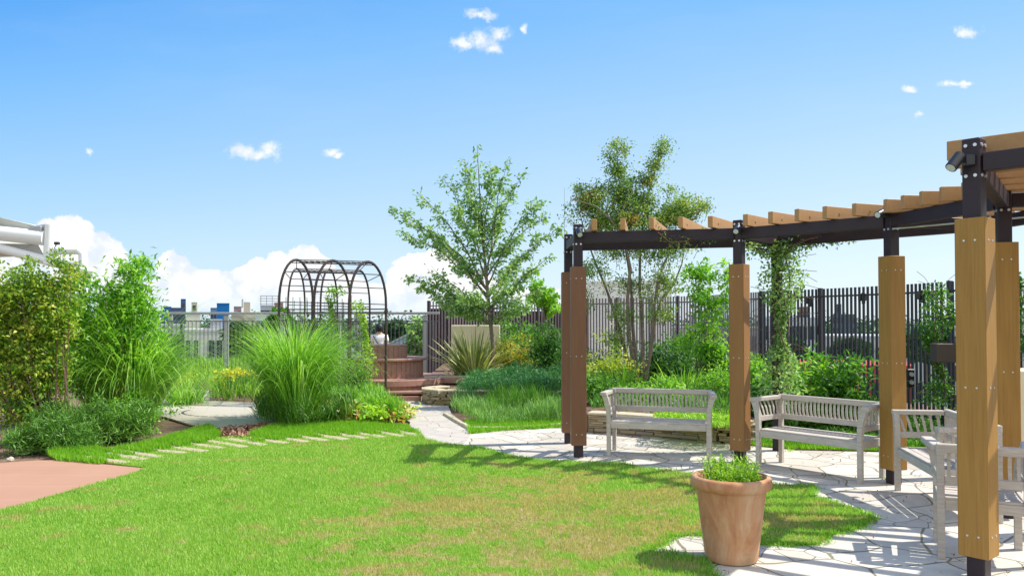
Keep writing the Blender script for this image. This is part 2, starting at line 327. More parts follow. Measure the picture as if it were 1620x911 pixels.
class MB:
    """collects shapes into ONE mesh object"""
    def __init__(s): s.v = []; s.f = []; s.r = []; s.cur = .5
    def add(s, vs, fs):
        b = len(s.v); s.v += [tuple(x) for x in vs]; s.r += [s.cur] * len(vs); s.f += [tuple(i + b for i in f) for f in fs]; return s
    def box(s, c, size, rz=0.0, mat=None, bev=0.0):
        sx_, sy_, sz_ = (x / 2 for x in size); vs = []
        if bev > 0:
            b = min(bev, sx_ * .9, sy_ * .9, sz_ * .9)
            bm = bmesh.new(); bmesh.ops.create_cube(bm, size=1)
            for vtx in bm.verts: vtx.co = Vector((vtx.co.x * 2 * sx_, vtx.co.y * 2 * sy_, vtx.co.z * 2 * sz_))
            bmesh.ops.bevel(bm, geom=bm.edges[:], offset=b, segments=1, affect='EDGES'); bm.verts.index_update()
            vs = [vtx.co.copy() for vtx in bm.verts]; fs = [tuple(q.index for q in f.verts) for f in bm.faces]; bm.free()
        else:
            vs = [Vector((x * sx_, y * sy_, z * sz_)) for z in (-1, 1) for y in (-1, 1) for x in (-1, 1)]
            fs = [(0, 2, 3, 1), (4, 5, 7, 6), (0, 1, 5, 4), (2, 6, 7, 3), (0, 4, 6, 2), (1, 3, 7, 5)]
        mtx = mat if mat is not None else Matrix.Rotation(rz, 4, 'Z')
        vs = [mtx @ q + Vector(c) for q in vs]; return s.add(vs, fs)
    def bar(s, a, b, w, h, up=(0, 0, 1), bev=0.0):
        """a rectangular bar from a to b: width w sideways, h along up"""
        a = Vector(a); b = Vector(b); dd = b - a; x = dd.normalized(); upv = Vector(up)
        y = upv.cross(x)
        if y.length < 1e-4: y = Vector((0, 1, 0)).cross(x)
        y.normalize(); z = x.cross(y)
        m = Matrix((x, y, z)).transposed().to_4x4(); return s.box((a + b) / 2, (dd.length, w, h), mat=m, bev=bev)
    def tube(s, pts, rad, n=8, cap=True):
        pts = [Vector(p) for p in pts]; rad = rad if isinstance(rad, (list, tuple)) else [rad] * len(pts)
        vs = []; fs = []; prev = None
        for i, p in enumerate(pts):
            t_ = (pts[min(i + 1, len(pts) - 1)] - pts[max(i - 1, 0)])
            t_ = t_.normalized() if t_.length > 1e-7 else Vector((0, 0, 1))
            if prev is None: ref = Vector((0, 0, 1)) if abs(t_.z) < .9 else Vector((1, 0, 0)); x = ref.cross(t_).normalized()
            else: x = (prev - t_ * prev.dot(t_)); x = x.normalized() if x.length > 1e-6 else Vector((1, 0, 0))
            prev = x; y = t_.cross(x)
            for k in range(n):
                a_ = 2 * math.pi * k / n; vs.append(p + (x * math.cos(a_) + y * math.sin(a_)) * rad[i])
        for i in range(len(pts) - 1):
            for k in range(n):
                k2 = (k + 1) % n; fs.append((i * n + k, i * n + k2, (i + 1) * n + k2, (i + 1) * n + k))
        if cap: fs.append(tuple(range(n))[::-1]); fs.append(tuple((len(pts) - 1) * n + k for k in range(n)))
        return s.add(vs, fs)
    def lathe(s, prof, c=(0, 0, 0), n=48, a0=0.0, a1=2 * math.pi):
        full = abs(a1 - a0 - 2 * math.pi) < 1e-6; m = n if full else n + 1; vs = []; fs = []
        for (r, z) in prof:
            for k in range(m): a_ = a0 + (a1 - a0) * k / n; vs.append((c[0] + r * math.cos(a_), c[1] + r * math.sin(a_), c[2] + z))
        for i in range(len(prof) - 1):
            for k in range(n):
                k2 = (k + 1) % m; fs.append((i * m + k, i * m + k2, (i + 1) * m + k2, (i + 1) * m + k))
        return s.add(vs, fs)
    def prism(s, poly, z0, z1):
        n = len(poly); vs = [(p[0], p[1], z0) for p in poly] + [(p[0], p[1], z1) for p in poly]
        fs = [tuple(range(n))[::-1], tuple(range(n, 2 * n))] + [(i, (i + 1) % n, n + (i + 1) % n, n + i) for i in range(n)]
        return s.add(vs, fs)
    def build(s, name, mat, parent=None, smooth=False):
        me = bpy.data.meshes.new(name); me.from_pydata(s.v, [], s.f); me.materials.append(mat)
        a = me.attributes.new('rnd', 'FLOAT', 'POINT'); a.data.foreach_set('value', s.r)
        if smooth:
            for p in me.polygons: p.use_smooth = True
            try: me.set_sharp_from_angle(angle=R(40))
            except Exception: pass
        me.update(); o = bpy.data.objects.new(name, me); COL.objects.link(o)
        if parent is not None: o.parent = parent
        return o
def tag(o, label=None, cat=None, group=None, kind=None):
    if label: o['label'] = label
    if cat: o['category'] = cat
    if group: o['group'] = group
    if kind: o['kind'] = kind
    return o
def empty(name, loc=(0, 0, 0), rz=0.0, **k):
    o = bpy.data.objects.new(name, None); COL.objects.link(o); o.location = loc; o.rotation_euler = (0, 0, rz); o.empty_display_size = .1
    return tag(o, **k)
KIDS = {}
def copy_tree(o, parent=None):
    c = o.copy(); COL.objects.link(c)
    if parent is not None: c.parent = parent
    for ch in [x for x in bpy.data.objects if x.parent == o]: copy_tree(ch, c)
    return c
def reparent_keep(o, root):
    o.parent = root; o.matrix_parent_inverse = Matrix.Translation(root.location).inverted()

# ------------------------------------------------------------------ foliage generators
def unit(n):
    v_ = rng.normal(size=(n, 3)); return v_ / np.linalg.norm(v_, axis=1, keepdims=True)
def leaves(name, C, mat, length, width, parent=None, droop=0.0, dirs=None, up=.6, rnd=None, fold=.25):
    C = np.asarray(C, np.float32); n = len(C)
    D = unit(n) if dirs is None else np.asarray(dirs) + .55 * rng.normal(size=(n, 3))
    D[:, 2] -= droop; D /= np.linalg.norm(D, axis=1, keepdims=True) + 1e-9
    N = unit(n); N[:, 2] = np.abs(N[:, 2]) + up
    S = np.cross(D, N); S /= np.linalg.norm(S, axis=1, keepdims=True) + 1e-9; N = np.cross(S, D)
    l = (length * rng.uniform(.65, 1.25, n))[:, None]; w = (width * rng.uniform(.7, 1.2, n))[:, None]
    a = C; b = C + D * l * .45 + S * w * .5 + N * w * fold; t = C + D * l; c = C + D * l * .45 - S * w * .5 + N * w * fold
    m_ = C + D * l * .5
    V = np.stack([a, b, t, c], 1).reshape(-1, 3)
    idx = np.arange(n)[:, None] * 4 + np.array([[0, 1, 2, 0, 2, 3]])
    r = rng.random(n) if rnd is None else np.clip(rnd + rng.normal(0, .18, n), 0, 1)
    return mesh_np(name, V, idx.ravel(), np.full(2 * n, 3), np.repeat(r, 4), mat, parent)
def clumps(blobs, ncl, per, spread, shell=.45):
    """leaf positions gathered in clumps through ellipsoids; returns positions, clump tone, outward directions, clump centres"""
    vol = np.array([b[1][0] * b[1][1] * b[1][2] for b in blobs]) ** (2 / 3); pr = vol / vol.sum()
    k = rng.choice(len(blobs), ncl, p=pr)
    c = np.array([b[0] for b in blobs])[k]; r = np.array([b[1] for b in blobs])[k]
    u_ = unit(ncl); rad = rng.random(ncl) ** shell * (1 + .22 * rng.normal(size=ncl))
    cc = c + u_ * r * rad[:, None]
    tone = rng.random(ncl)
    sz = spread * rng.uniform(.6, 1.4, ncl)
    P_ = np.repeat(cc, per, 0) + rng.normal(size=(ncl * per, 3)) * np.repeat(sz, per)[:, None] * np.array([1, 1, .7])
    return P_, np.repeat(tone, per), np.repeat(u_, per, 0), cc
def blob(px, py, y, rx, ry, depth=None):
    """an ellipsoid seen at (px,py), y metres ahead, rx by ry photograph pixels"""
    s_ = y / F; c = W(px, py, y); return (tuple(c), (rx * s_, depth if depth else (rx * s_ * .8), ry * s_))
def shrub(name, label, cat, base, blobs, ncl, per, spread, ll, lw, mat, stems=6, group=None, twig='twig', droop=0.0, part='foliage', sr=.012, up=.6, second=None, shell=.45):
    root = empty(name, base, label=label, cat=cat, group=group)
    P_, tone, u_, cc = clumps(blobs, ncl, per, spread, shell)
    P_[:, 2] = np.maximum(P_[:, 2], base[2] + .015)
    o = leaves(part, P_ - np.array(base), M[mat], ll, lw, root, droop=droop, rnd=tone, up=up)
    if second:
        m2, frac = second; q = rng.random(len(P_)) < frac
        leaves('tinted_' + part, P_[q] - np.array(base) + .01, M[m2], ll, lw, root, droop=droop, up=up)
    mb = MB(); b0 = Vector(base)
    for i in range(stems):
        tgt = Vector(cc[rng.integers(len(cc))]) - b0; a = Vector((random.uniform(-.12, .12), random.uniform(-.12, .12), 0))
        a = a + Vector((tgt.x * .25, tgt.y * .25, 0)); mid = a.lerp(tgt, .5) + Vector((random.uniform(-.06, .06), random.uniform(-.06, .06), .06))
        mb.tube([a, a.lerp(mid, .6), mid, tgt], [sr, sr * .8, sr * .6, sr * .25], 5)
    if stems: mb.build('stem', M[twig], root)
    return root
def blades(name, B, H, lean, mat, width, parent=None, seg=5, droop=.9, rnd=None, hdir=None, wtaper=1.0, curl=1.3):
    """arching blades: B roots (n,3), H lengths (n), lean 0..1 outward tilt"""
    B = np.asarray(B, np.float32); n = len(B)
    if hdir is None:
        a = rng.random(n) * 2 * np.pi; hdir = np.stack([np.cos(a), np.sin(a), np.zeros(n)], 1)
    lean = np.asarray(lean) * np.ones(n); th0 = lean * 1.1
    bend = droop * rng.uniform(.5, 1.3, n) * (.5 + lean)
    S = np.stack([-hdir[:, 1], hdir[:, 0], np.zeros(n)], 1); tw = rng.normal(0, .5, n)[:, None]
    S = S * np.cos(tw) + hdir * np.sin(tw)
    pos = B.copy(); rows = []
    for i in range(seg + 1):
        t_ = i / seg; th = th0 + bend * t_ ** curl * 2.0
        w = width * (1 - t_ ** 2.2 * wtaper) * np.where(t_ < .15, .75, 1); w = max(w, width * .04)
        rows.append(np.stack([pos - S * w / 2, pos + S * w / 2], 1))
        pos = pos + (hdir * np.sin(th)[:, None] + np.array([0, 0, 1.0]) * np.cos(th)[:, None]) * (H / seg)[:, None]
    V = np.stack(rows, 1).reshape(n, -1, 3).reshape(-1, 3)
    q = []
    for i in range(seg): q += [2 * i, 2 * i + 1, 2 * i + 3, 2 * i + 2]
    idx = np.arange(n)[:, None] * (2 * (seg + 1)) + np.array([q])
    r = rng.random(n) if rnd is None else rnd
    return mesh_np(name, V, idx.ravel(), np.full(seg * n, 4), np.repeat(r, 2 * (seg + 1)), mat, parent)
def inpoly(P_, poly):
    x, y = P_[:, 0], P_[:, 1]; ins = np.zeros(len(P_), bool); n = len(poly)
    for i in range(n):
        x1, y1 = poly[i][0], poly[i][1]; x2, y2 = poly[(i + 1) % n][0], poly[(i + 1) % n][1]
        c = ((y1 > y) != (y2 > y)) & (x < (x2 - x1) * (y - y1) / ((y2 - y1) if abs(y2 - y1) > 1e-9 else 1e-9) + x1); ins ^= c
    return ins
def scatter(poly, n):
    p = np.array([[q[0], q[1]] for q in poly]); lo, hi = p.min(0), p.max(0); out = []; tot = 0
    while tot < n:
        a = rng.uniform(lo, hi, (n * 2, 2)); a = a[inpoly(a, poly)]; out.append(a); tot += len(a)
    return np.concatenate(out)[:n]
def area(poly):
    s_ = 0
    for i in range(len(poly)): a = poly[i]; b = poly[(i + 1) % len(poly)]; s_ += a[0] * b[1] - b[0] * a[1]
    return abs(s_) / 2
def sheet(name, poly, z, mat, kind='structure', thick=.02, **k):
    mb = MB(); mb.prism(poly, z - thick, z); return tag(mb.build(name, mat), kind=kind, **k)
def smooth_poly(pts, it=2, closed=True):
    for _ in range(it):
        out = []
        for i in range(len(pts)):
            a = pts[i]; b = pts[(i + 1) % len(pts)]
            if not closed and i == len(pts) - 1: out.append(a); break
            out += [a.lerp(b, .25), a.lerp(b, .75)]
        pts = out
    return pts
def path_pts(pts, step):
    out = [Vector(pts[0])]
    for a, b in zip(pts[:-1], pts[1:]):
        a = Vector(a); b = Vector(b); n = max(1, int((b - a).length / step))
        for i in range(1, n + 1): out.append(a.lerp(b, i / n))
    return out
def GP(lst, h=0.0): return [G(a, b, h) for a, b in lst]

# ================================================================== SETTING
mg = plain('distant_land', (.14, .17, .13), .9, .1, 0, .4, .02, 0)
g = MB(); g.box((0, 900, -12.5), (5000, 5000, 1)); tag(g.build('ground', mg), kind='structure')
roof = MB(); roof.prism([(-16, -3), (8.6, -3), (8.6, 13), (6.4, 22), (3, 28), (-16, 28)], -3.0, -.03)
tag(roof.build('roof_terrace', M['soil']), kind='structure')
# flagstone paving
pave = GP([(905, 990), (1060, 840), (1000, 735), (850, 732), (700, 712), (640, 690), (690, 678), (745, 681), (890, 676), (930, 684), (1030, 691), (1165, 704), (1260, 713), (1390, 716), (1500, 722), (1700, 760), (2100, 1100), (1500, 1500), (950, 1300)])
sheet('stone_paving', pave, .008, M['flag'])
# central path to the round deck
sheet('garden_path', GP([(643, 696), (649, 668), (600, 640), (590, 624), (702, 624), (714, 655), (750, 683), (735, 702), (690, 706)]), .012, M['flagfar'])
sheet('left_path', GP([(200, 616), (330, 617), (332, 634), (398, 637), (460, 634), (465, 668), (430, 671), (395, 674), (345, 677), (300, 671), (262, 660), (180, 650)]), .008, plain('pale_aggregate_path', (.46, .41, .335), .85, .2, 0, .12, 30, .3))
ring = MB()
c0 = G(392, 650, .006)
for i in range(22):
    a0 = R(170 + i * 9); a1 = R(170 + i * 9 + 7); ring.bar(c0 + Vector((1.1 * math.cos(a0), .9 * math.sin(a0) , .002)), c0 + Vector((1.1 * math.cos(a1), .9 * math.sin(a1), .002)), .045, .006)
tag(ring.build('brick_edging', plain('dark_brick', (.10, .075, .07), .9)), 'dark curved brick line set in the pale left path', 'edging')
sheet('red_paving', GP([(-120, 742), (60, 729), (100, 729), (232, 742), (200, 752), (150, 766), (100, 780), (50, 795), (-10, 810), (-300, 860)]), .010, M['reddeck'])
# lawn
lawn_px = [(-300, 880), (-10, 812), (50, 796), (110, 779), (160, 765), (205, 752), (234, 742), (160, 733), (105, 722), (165, 716), (250, 706), (330, 695), (400, 691), (480, 686), (560, 682), (655, 680), (668, 696), (700, 704), (760, 710), (800, 722), (850, 730), (920, 734), (985, 735), (1000, 741), (1050, 746), (1100, 754),
           (1200, 768), (1255, 770), (1290, 772), (1282, 786), (1330, 802), (1385, 820), (1362, 836), (1310, 850), (1300, 862), (1255, 866), (1190, 862), (1130, 858), (1118, 849), (1060, 850), (1055, 862), (1027, 874), (1110, 886), (1122, 905), (1150, 930), (1010, 1100), (-300, 1200)]
lawn = GP(lawn_px)
sheet('lawn', lawn, .016, M['lawnbase'])
# strip of grass beyond the stepping slabs
strip = GP([(75, 722), (110, 706), (170, 716), (250, 700), (300, 684), (330, 676), (350, 690), (330, 702), (250, 716), (200, 724), (160, 736), (90, 730)])
strip2 = GP([(395, 690), (430, 676), (560, 672), (645, 676), (655, 686), (560, 690), (480, 695), (400, 702)])
strip3 = GP([(742, 688), (735, 668), (890, 664), (890, 678), (800, 682)])
strip4 = GP([(1180, 690), (1260, 690), (1400, 696), (1500, 700), (1500, 722), (1390, 715), (1260, 712), (1185, 706)])
# stepping slabs
sl = [(125, 724, 198, 734), (165, 719, 227, 729), (190, 715, 250, 725), (219, 711, 290, 719), (254, 707, 323, 716), (291, 702, 349, 711), (324, 699, 385, 709), (360, 696, 416, 706),
      (396, 693.5, 450, 703), (430, 691.5, 484, 701), (462, 690, 515, 699), (494, 688, 547, 697), (525, 686.5, 577, 695), (557, 685, 606, 693.5), (591, 683, 636, 692), (622, 682, 664, 691)]
SLABS = []
for i, (a, b, c, d_) in enumerate(sl):
    A = G(a, b); Bq = G(c, d_); mb = MB(); mb.bar(A + Vector((0, 0, .008)), Bq + Vector((0, 0, .008)), .17, .03, bev=.004); SLABS.append((A, Bq))
    where = ['nearest the red paving', 'second from the red paving', 'third from the red paving', 'fourth from the red paving', 'fifth from the red paving', 'sixth, before the left path', 'seventh, by the soil patch', 'eighth, at the soil patch corner',
             'at the foot of the arching grass', 'just right of the arching grass foot', 'before the striped leaves', 'below the white leaved plants', 'seventeen steps on, below the arbor'.replace('seventeen steps on, ', ''), 'third from the centre path', 'second from the centre path', 'nearest the centre path'][i]
    tag(mb.build('stepping_slab', M['slab']), 'sandy stone stepping slab ' + where, 'paving slab', 'stepping slabs along the lawn')

# --- grass blades
def grass(name, poly, dens, h, mat, label, w=.006, lift=.016, far=True, lean=.45):
    A = area(poly); n = int(A * dens * 2.2); pp = scatter(poly, n)
    if far:
        dd = pp[:, 1]; keep = rng.random(n) < np.clip((7.0 / np.maximum(dd, 3)) ** 1.3, .12, 1.0) / 2.2 * 1.6; keep &= dd > 3.6; pp = pp[keep]; dd = dd[keep]
        wid = w * np.clip(dd / 6.5, .9, 2.2)
    else: wid = w
    ok = np.ones(len(pp), bool)
    for a_, b_ in SLABS:
        a2 = np.array(a_[:2]); d2_ = np.array(b_[:2]) - a2; l2 = (d2_ ** 2).sum(); t_ = np.clip(((pp - a2) @ d2_) / l2, .0, 1.0); ok &= np.linalg.norm(pp - a2 - t_[:, None] * d2_, axis=1) > .045 + rng.random(len(pp)) * .035
    pp = pp[ok]; wid = wid[ok] if far else wid
    n = len(pp); B = np.zeros((n, 3)); B[:, :2] = pp; B[:, 2] = lift
    e = np.repeat(rng.normal(size=(max(1, n // 40), 1)), 40, 0)[:n] if False else 0
    wave = np.sin(pp[:, 0] * 3.1 + np.sin(pp[:, 1] * 2.3) * 1.5) * np.sin(pp[:, 1] * 2.7 + pp[:, 0]) * .25 + 1
    H = h * wave * rng.uniform(.5, 1.35, n)
    D = rng.normal(size=(n, 3)) * np.array([1, 1, 0]); D /= np.linalg.norm(D, axis=1, keepdims=True)
    S = np.stack([-D[:, 1], D[:, 0], np.zeros(n)], 1)
    le = (rng.random(n) * lean * 1.6)[:, None]; tip = B + (D * le + np.array([0, 0, 1]) * np.sqrt(1 - np.minimum(le, .95) ** 2)) * H[:, None]
    w2 = (wid * np.ones(n))[:, None] / 2
    V = np.stack([B - S * w2, B + S * w2, tip], 1).reshape(-1, 3)
    o = mesh_np(name, V, np.arange(3 * n), np.full(n, 3), np.repeat(rng.random(n), 3), mat)
    return tag(o, label, 'grass', kind='stuff')
grass('lawn_grass', lawn, 6500, .027, M['grass'], 'short green lawn grass with dry brown patches')
M['grassfresh'] = grassmat('fresh_grass', False, ((.12, .32, .015), (.20, .44, .025), (.30, .52, .04)))
grass('bed_edge_grass', strip, 4500, .07, M['grassfresh'], 'longer bright grass between the left bed and the slabs', w=.012, far=False)
grass('bed_edge_grass', strip2, 4500, .065, M['grassfresh'], 'bright grass strip in front of the arching grass clump', w=.012, far=False)
grass('bed_edge_grass', strip3, 3500, .06, M['grassfresh'], 'grass strip along the juniper bed by the stone paving', w=.012, far=False)
grass('bed_edge_grass', strip4, 3000, .05, M['grassfresh'], 'low grass behind the middle bench', w=.012, far=False)
# tufts along the lawn's edge over the paving
edge = smooth_poly(GP(lawn_px[15:45]), 0); ep = np.array([[p.x, p.y] for p in path_pts(edge, .006)])
ep = ep + rng.normal(0, .022, ep.shape); ep = np.repeat(ep, 4, 0) + rng.normal(0, .02, (len(ep) * 4, 2))
B = np.zeros((len(ep), 3)); B[:, :2] = ep; B[:, 2] = .012
tag(blades('lawn_edge_grass', B, rng.uniform(.02, .055, len(ep)), rng.uniform(.2, .9, len(ep)), M['grassfresh'], .006, seg=2, droop=.4), 'ragged tufts along the lawn edge over the paving', 'grass', kind='stuff')

# raised beds: soil inside the low walls
wallA = [G(920, 684), G(975, 686), G(1030, 691), G(1100, 697), G(1165, 703), G(1192, 700)]
bedA = wallA + [Vector((4.6, 13.5, 0)), Vector((5.2, 15.5, 0)), Vector((4.8, 18, 0)), Vector((1.9, 20, 0)), Vector((-1.2, 20, 0)), Vector((-1.2, 17.2, 0)), Vector((.9, 16.9, 0)), Vector((1.0, 12, 0))]
bed = MB(); bed.prism([(p.x + .0, p.y + .06) for p in bedA], 0.0, .27); tag(bed.build('planting_bed', M['soil']), kind='structure')
bed = MB(); bed.prism([(-1.5, 15.75), (-1.1, 15.35), (.9, 15.0), (.93, 16.8), (-1.5, 17.1)], 0.0, .24); tag(bed.build('planting_bed', M['soil']), kind='structure')
def stone_wall(pts, h, label, depth=.24, cap=True, seed=1):
    rnd_ = random.Random(seed); root = empty('low_stone_wall', pts[0], label=label, cat='stone wall'); o0 = Vector(pts[0])
    mb = MB(); z = 0.0; P_ = path_pts(pts, .05)
    cum = [0]
    for a, b in zip(P_[:-1], P_[1:]): cum.append(cum[-1] + (b - a).length)
    def at(s_):
        s_ = max(0, min(cum[-1] - 1e-6, s_)); i = max(0, np.searchsorted(cum, s_, 'right') - 1); i = min(i, len(P_) - 2); t_ = (s_ - cum[i]) / max(1e-6, cum[i + 1] - cum[i]); return P_[i].lerp(P_[i + 1], t_)
    top = h - (.035 if cap else 0)
    while z < top - .008:
        hh = min(rnd_.uniform(.022, .05), top - z); s_ = -rnd_.uniform(0, .2)
        while s_ < cum[-1]:
            ln = rnd_.uniform(.1, .34); a, b = at(s_), at(min(s_ + ln - .006, cum[-1]))
            if (b - a).length > .03:
                mb.cur = rnd_.random(); off = rnd_.uniform(-.018, .018); nrm = Vector((b.y - a.y, -(b.x - a.x), 0)).normalized() * off
                mb.bar(a + nrm - o0 + Vector((0, 0, z + hh / 2)), b + nrm - o0 + Vector((0, 0, z + hh / 2)), depth, hh - .004, bev=.004)
            s_ += ln
        z += hh
    mb.build('stonework', M['ledge'], root)
    if cap:
        mb = MB(); s_ = 0
        while s_ < cum[-1]:
            ln = rnd_.uniform(.25, .5); a, b = at(s_), at(min(s_ + ln - .008, cum[-1])); mb.cur = rnd_.random()
            if (b - a).length > .05: mb.bar(a - o0 + Vector((0, 0, h - .016)), b - o0 + Vector((0, 0, h - .016)), depth + .05, .034, bev=.006)
            s_ += ln
        mb.build('capstone', M['cap'], root)
    return root
stone_wall(smooth_poly([w + Vector((0, .05, 0)) for w in wallA], 1, False), .30, 'low dry stacked stone wall behind the left bench', seed=3)
stone_wall([Vector((-1.9, 17.2, 0)), Vector((-.9, 17.3, 0)), Vector((.2, 17.15, 0)), Vector((1.0, 16.9, 0))], .42, 'upper stacked stone wall under the spiky flax plant', seed=4)
stone_wall(smooth_poly([Vector((-1.25, 16.2, 0)), Vector((-1.66, 15.9, 0)), Vector((-1.62, 15.35, 0)), Vector((-1.15, 15.1, 0)), Vector((-.4, 15.2, 0)), Vector((.9, 14.8, 0))], 1, False), .30, 'round ended stone wall beside the wooden steps', seed=5)
bed = MB(); bed.prism([(-1.9, 17.3), (1.0, 17.05), (1.9, 21), (-2.0, 23.5)], 0, .36); tag(bed.build('planting_bed', M['soil']), kind='structure')
# kerb of the juniper bed
kp = GP([(704, 657), (722, 668), (745, 681), (800, 680), (890, 675)])
kb = MB()
for a, b in zip(path_pts(kp, .2)[:-1], path_pts(kp, .2)[1:]): kb.cur = random.random(); kb.bar(a.lerp(b, .03) + Vector((0, 0, .025)), b + Vector((0, 0, .025)), .07, random.uniform(.05, .07), bev=.008)
tag(kb.build('bed_kerb', M['cap']), 'thin stone kerb around the juniper bed', 'kerb')

# ================================================================== FENCES
def slat_fence(pts, h, label, pitch=.09, sw=.042, dark_from=99, post_every=1.05, z0=0.0, back=False, brackets=()):
    root = empty('slatted_fence', pts[0], label=label, cat='fence'); o0 = Vector(pts[0])
    segs = list(zip(pts[:-1], pts[1:]))
    for si, (a, b) in enumerate(segs):
        a = Vector(a) - o0; b = Vector(b) - o0; Ln = (b - a).length; dr = (b - a) / Ln; n = int(Ln / pitch); mb = MB(); ang = math.atan2(dr.y, dr.x)
        for i in range(n):
            p = a + dr * (i + .5) * pitch; mb.box((p.x, p.y, z0 + h / 2), (sw, .018, h - random.uniform(0, .004)), rz=ang)
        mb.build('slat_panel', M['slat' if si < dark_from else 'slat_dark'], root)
        nb = Vector((-dr.y, dr.x, 0)) * .025
        for zz in (.12, h - .14): q = MB(); q.bar(a + nb + Vector((0, 0, z0 + zz)), b + nb + Vector((0, 0, z0 + zz)), .02, .03); q.build('crossbar', M['slat_post'], root)
        k = max(1, round(Ln / post_every))
        for i in range(k):
            p = a + dr * (Ln * i / k) + nb * 1.8; pm = MB(); pm.box((p.x, p.y, z0 + h / 2 + .01), (.09, .05, h + .015), rz=ang, bev=.005); pm.build('post', M['slat_post'], root)
        if back:
            q = MB(); q.bar(a + nb * 2.5 + Vector((0, 0, z0 + h * .46)), b + nb * 2.5 + Vector((0, 0, z0 + h * .46)), .01, h * .88); q.build('backing_panel', M['slat_post'], root)
    for bp in brackets:
        q = MB(); c = Vector(bp) - o0; q.box(c, (.12, .08, .13), bev=.01); q.box(c + Vector((0, -.05, -.02)), (.05, .05, .2), bev=.01); q.build('bracket', M['black'], root)
    return root
fR = [(1.95, 20.9, 0), (3.4, 19.8, 0), (4.45, 18.2, 0), (4.98, 16.0, 0), (5.62, 14.6, 0), (6.22, 13.2, 0), (6.5, 11.9, 0), (6.66, 10.3, 0), (6.75, 8.2, 0)]
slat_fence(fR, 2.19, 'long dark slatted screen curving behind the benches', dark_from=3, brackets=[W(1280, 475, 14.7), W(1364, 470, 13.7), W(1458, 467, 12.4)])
slat_fence([(-2.5, 23.9, 0), (-1.95, 24.0, 0)], 2.2, 'short dark slatted screen at the left end by the tiered bench', back=True)
slat_fence([(-1.95, 24.1, 0), (-.6, 24.7, 0), (.8, 24.6, 0), (2.0, 24.1, 0)], 2.12, 'dark slatted screen behind the cherry tree trunk', back=True, sw=.045)
# gate latch box on the fence
gx = W(1440, 598, 12.2); root = empty('gate_lock', gx, label='black gate lock box with two round knobs on the slatted screen', cat='lock')
q = MB(); q.box((0, 0, 0), (.11, .07, .28), bev=.01); q.build('lock_case', M['black'], root)
for dz in (.06, -.06):
    q = MB(); q.tube([(0, -.03, dz), (0, -.06, dz)], .032, 14); q.build('knob', M['lens'], root)
# metal railing on the left
ry = 22.0; rail = empty('metal_railing', (-9, ry, 0), label='grey metal railing with thin pickets at the roof edge', cat='railing')
zt = W(400, 495.5, ry).z
q = MB(); q.bar((-6, 0, zt), (9.2 - 2.2, 0, zt), .07, .07, bev=.01); q.build('handrail', M['rail'], rail)
q = MB(); zp = W(400, 508, ry).z
for i in range(118): q.box((-6 + .11 * i, .02, zp / 2), (.018, .012, zp))
q.bar((-6, .02, zp), (7, .02, zp), .03, .03); q.bar((-6, .02, .1), (7, .02, .1), .03, .03); q.build('picket', M['picket'], rail)
for px in (120, 268, 357, 446, 535, 672):
    q = MB(); x = W(px, 500, ry).x + 9; q.box((x, .06, zt / 2 - .03), (.13 if px != 268 else .12, .09, zt - .04), bev=.01); q.build('post', M['rail'], rail)
for px in (288, 400, 490, 600):
    q = MB(); x = W(px, 500, ry).x + 9; q.box((x, -.02, zp / 2), (.045, .03, zp)); q.build('rail_stile', M['slat_post'], rail)

# ================================================================== PERGOLA
inner = [(.78, 9.4), (2.57, 9.0), (3.75, 7.86), (4.03, 6.52), (2.9, 4.98)]
outer = [(.74, 10.46), (3.28, 9.85), (4.83, 8.17), (5.1, 6.15), (3.72, 4.2)]
ang = [92, 50, 15.5, -17, -50]
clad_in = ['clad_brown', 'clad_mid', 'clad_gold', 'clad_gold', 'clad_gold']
per = empty('pergola', (.78, 9.4, 0), label='curved garden pergola with wood clad posts, dark steel beams and timber rafters', cat='pergola')
po = Vector((.78, 9.4, 0))
HT = 2.74; BZ0, BZ1 = 2.525, 2.65
def post(x, y, a, cl, hidden=False, lamp=None, clad=True, top=HT):
    c = Vector((x, y, 0)) - po; rz = R(a)
    m = MB(); m.box(c + Vector((0, 0, top / 2)), (.105, .105, top), rz=rz, bev=.006)
    p = m.build('post', M['steel'], per)
    if clad:
        m = MB(); rot = Matrix.Rotation(rz, 4, 'Z')
        for k in range(4):       # four boards mitred round the steel, a small shadow gap at each corner
            rk = Matrix.Rotation(rz + k * math.pi / 2, 4, 'Z'); m.box(c + rk @ Vector((.0775, 0, 1.195)), (.02, .171, 2.09), mat=rk, bev=.003)
        cl_ = m.build('cladding', M[cl], per)
        for k in range(4):
            rk = Matrix.Rotation(rz + k * math.pi / 2, 4, 'Z'); nrm = rk @ Vector((1, 0, 0))
            if nrm.dot((-c - po).normalized()) < .1 or hidden: continue
            for z in (.28, 1.19, 2.10):
                for dy in (-.032, .032):
                    m = MB(); a_ = c + rk @ Vector((.0865, dy, z)); m.tube([a_, a_ + rk @ Vector((.004, 0, 0))], .0065, 8); m.build('bolt', M['bolt'], cl_)
    for k in range(4):
        rk = Matrix.Rotation(rz + k * math.pi / 2, 4, 'Z'); nrm = rk @ Vector((1, 0, 0))
        if nrm.dot((-c - po).normalized()) < .1 or hidden: continue
        for z in (BZ0 - .02, HT - .045):
            for dy in (-.027, .027):
                m = MB(); a_ = c + rk @ Vector((.052, dy, z)); m.tube([a_, a_ + rk @ Vector((.008, 0, 0))], .011, 10); m.build('bolt', M['bolt'], p)
    return p
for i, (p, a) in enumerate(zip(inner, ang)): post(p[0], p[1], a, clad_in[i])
for i, (p, a) in enumerate(zip(outer, ang)): post(p[0], p[1], a, 'clad_brown' if i == 0 else 'clad_gold', clad=(i != 1), hidden=(i > 2))
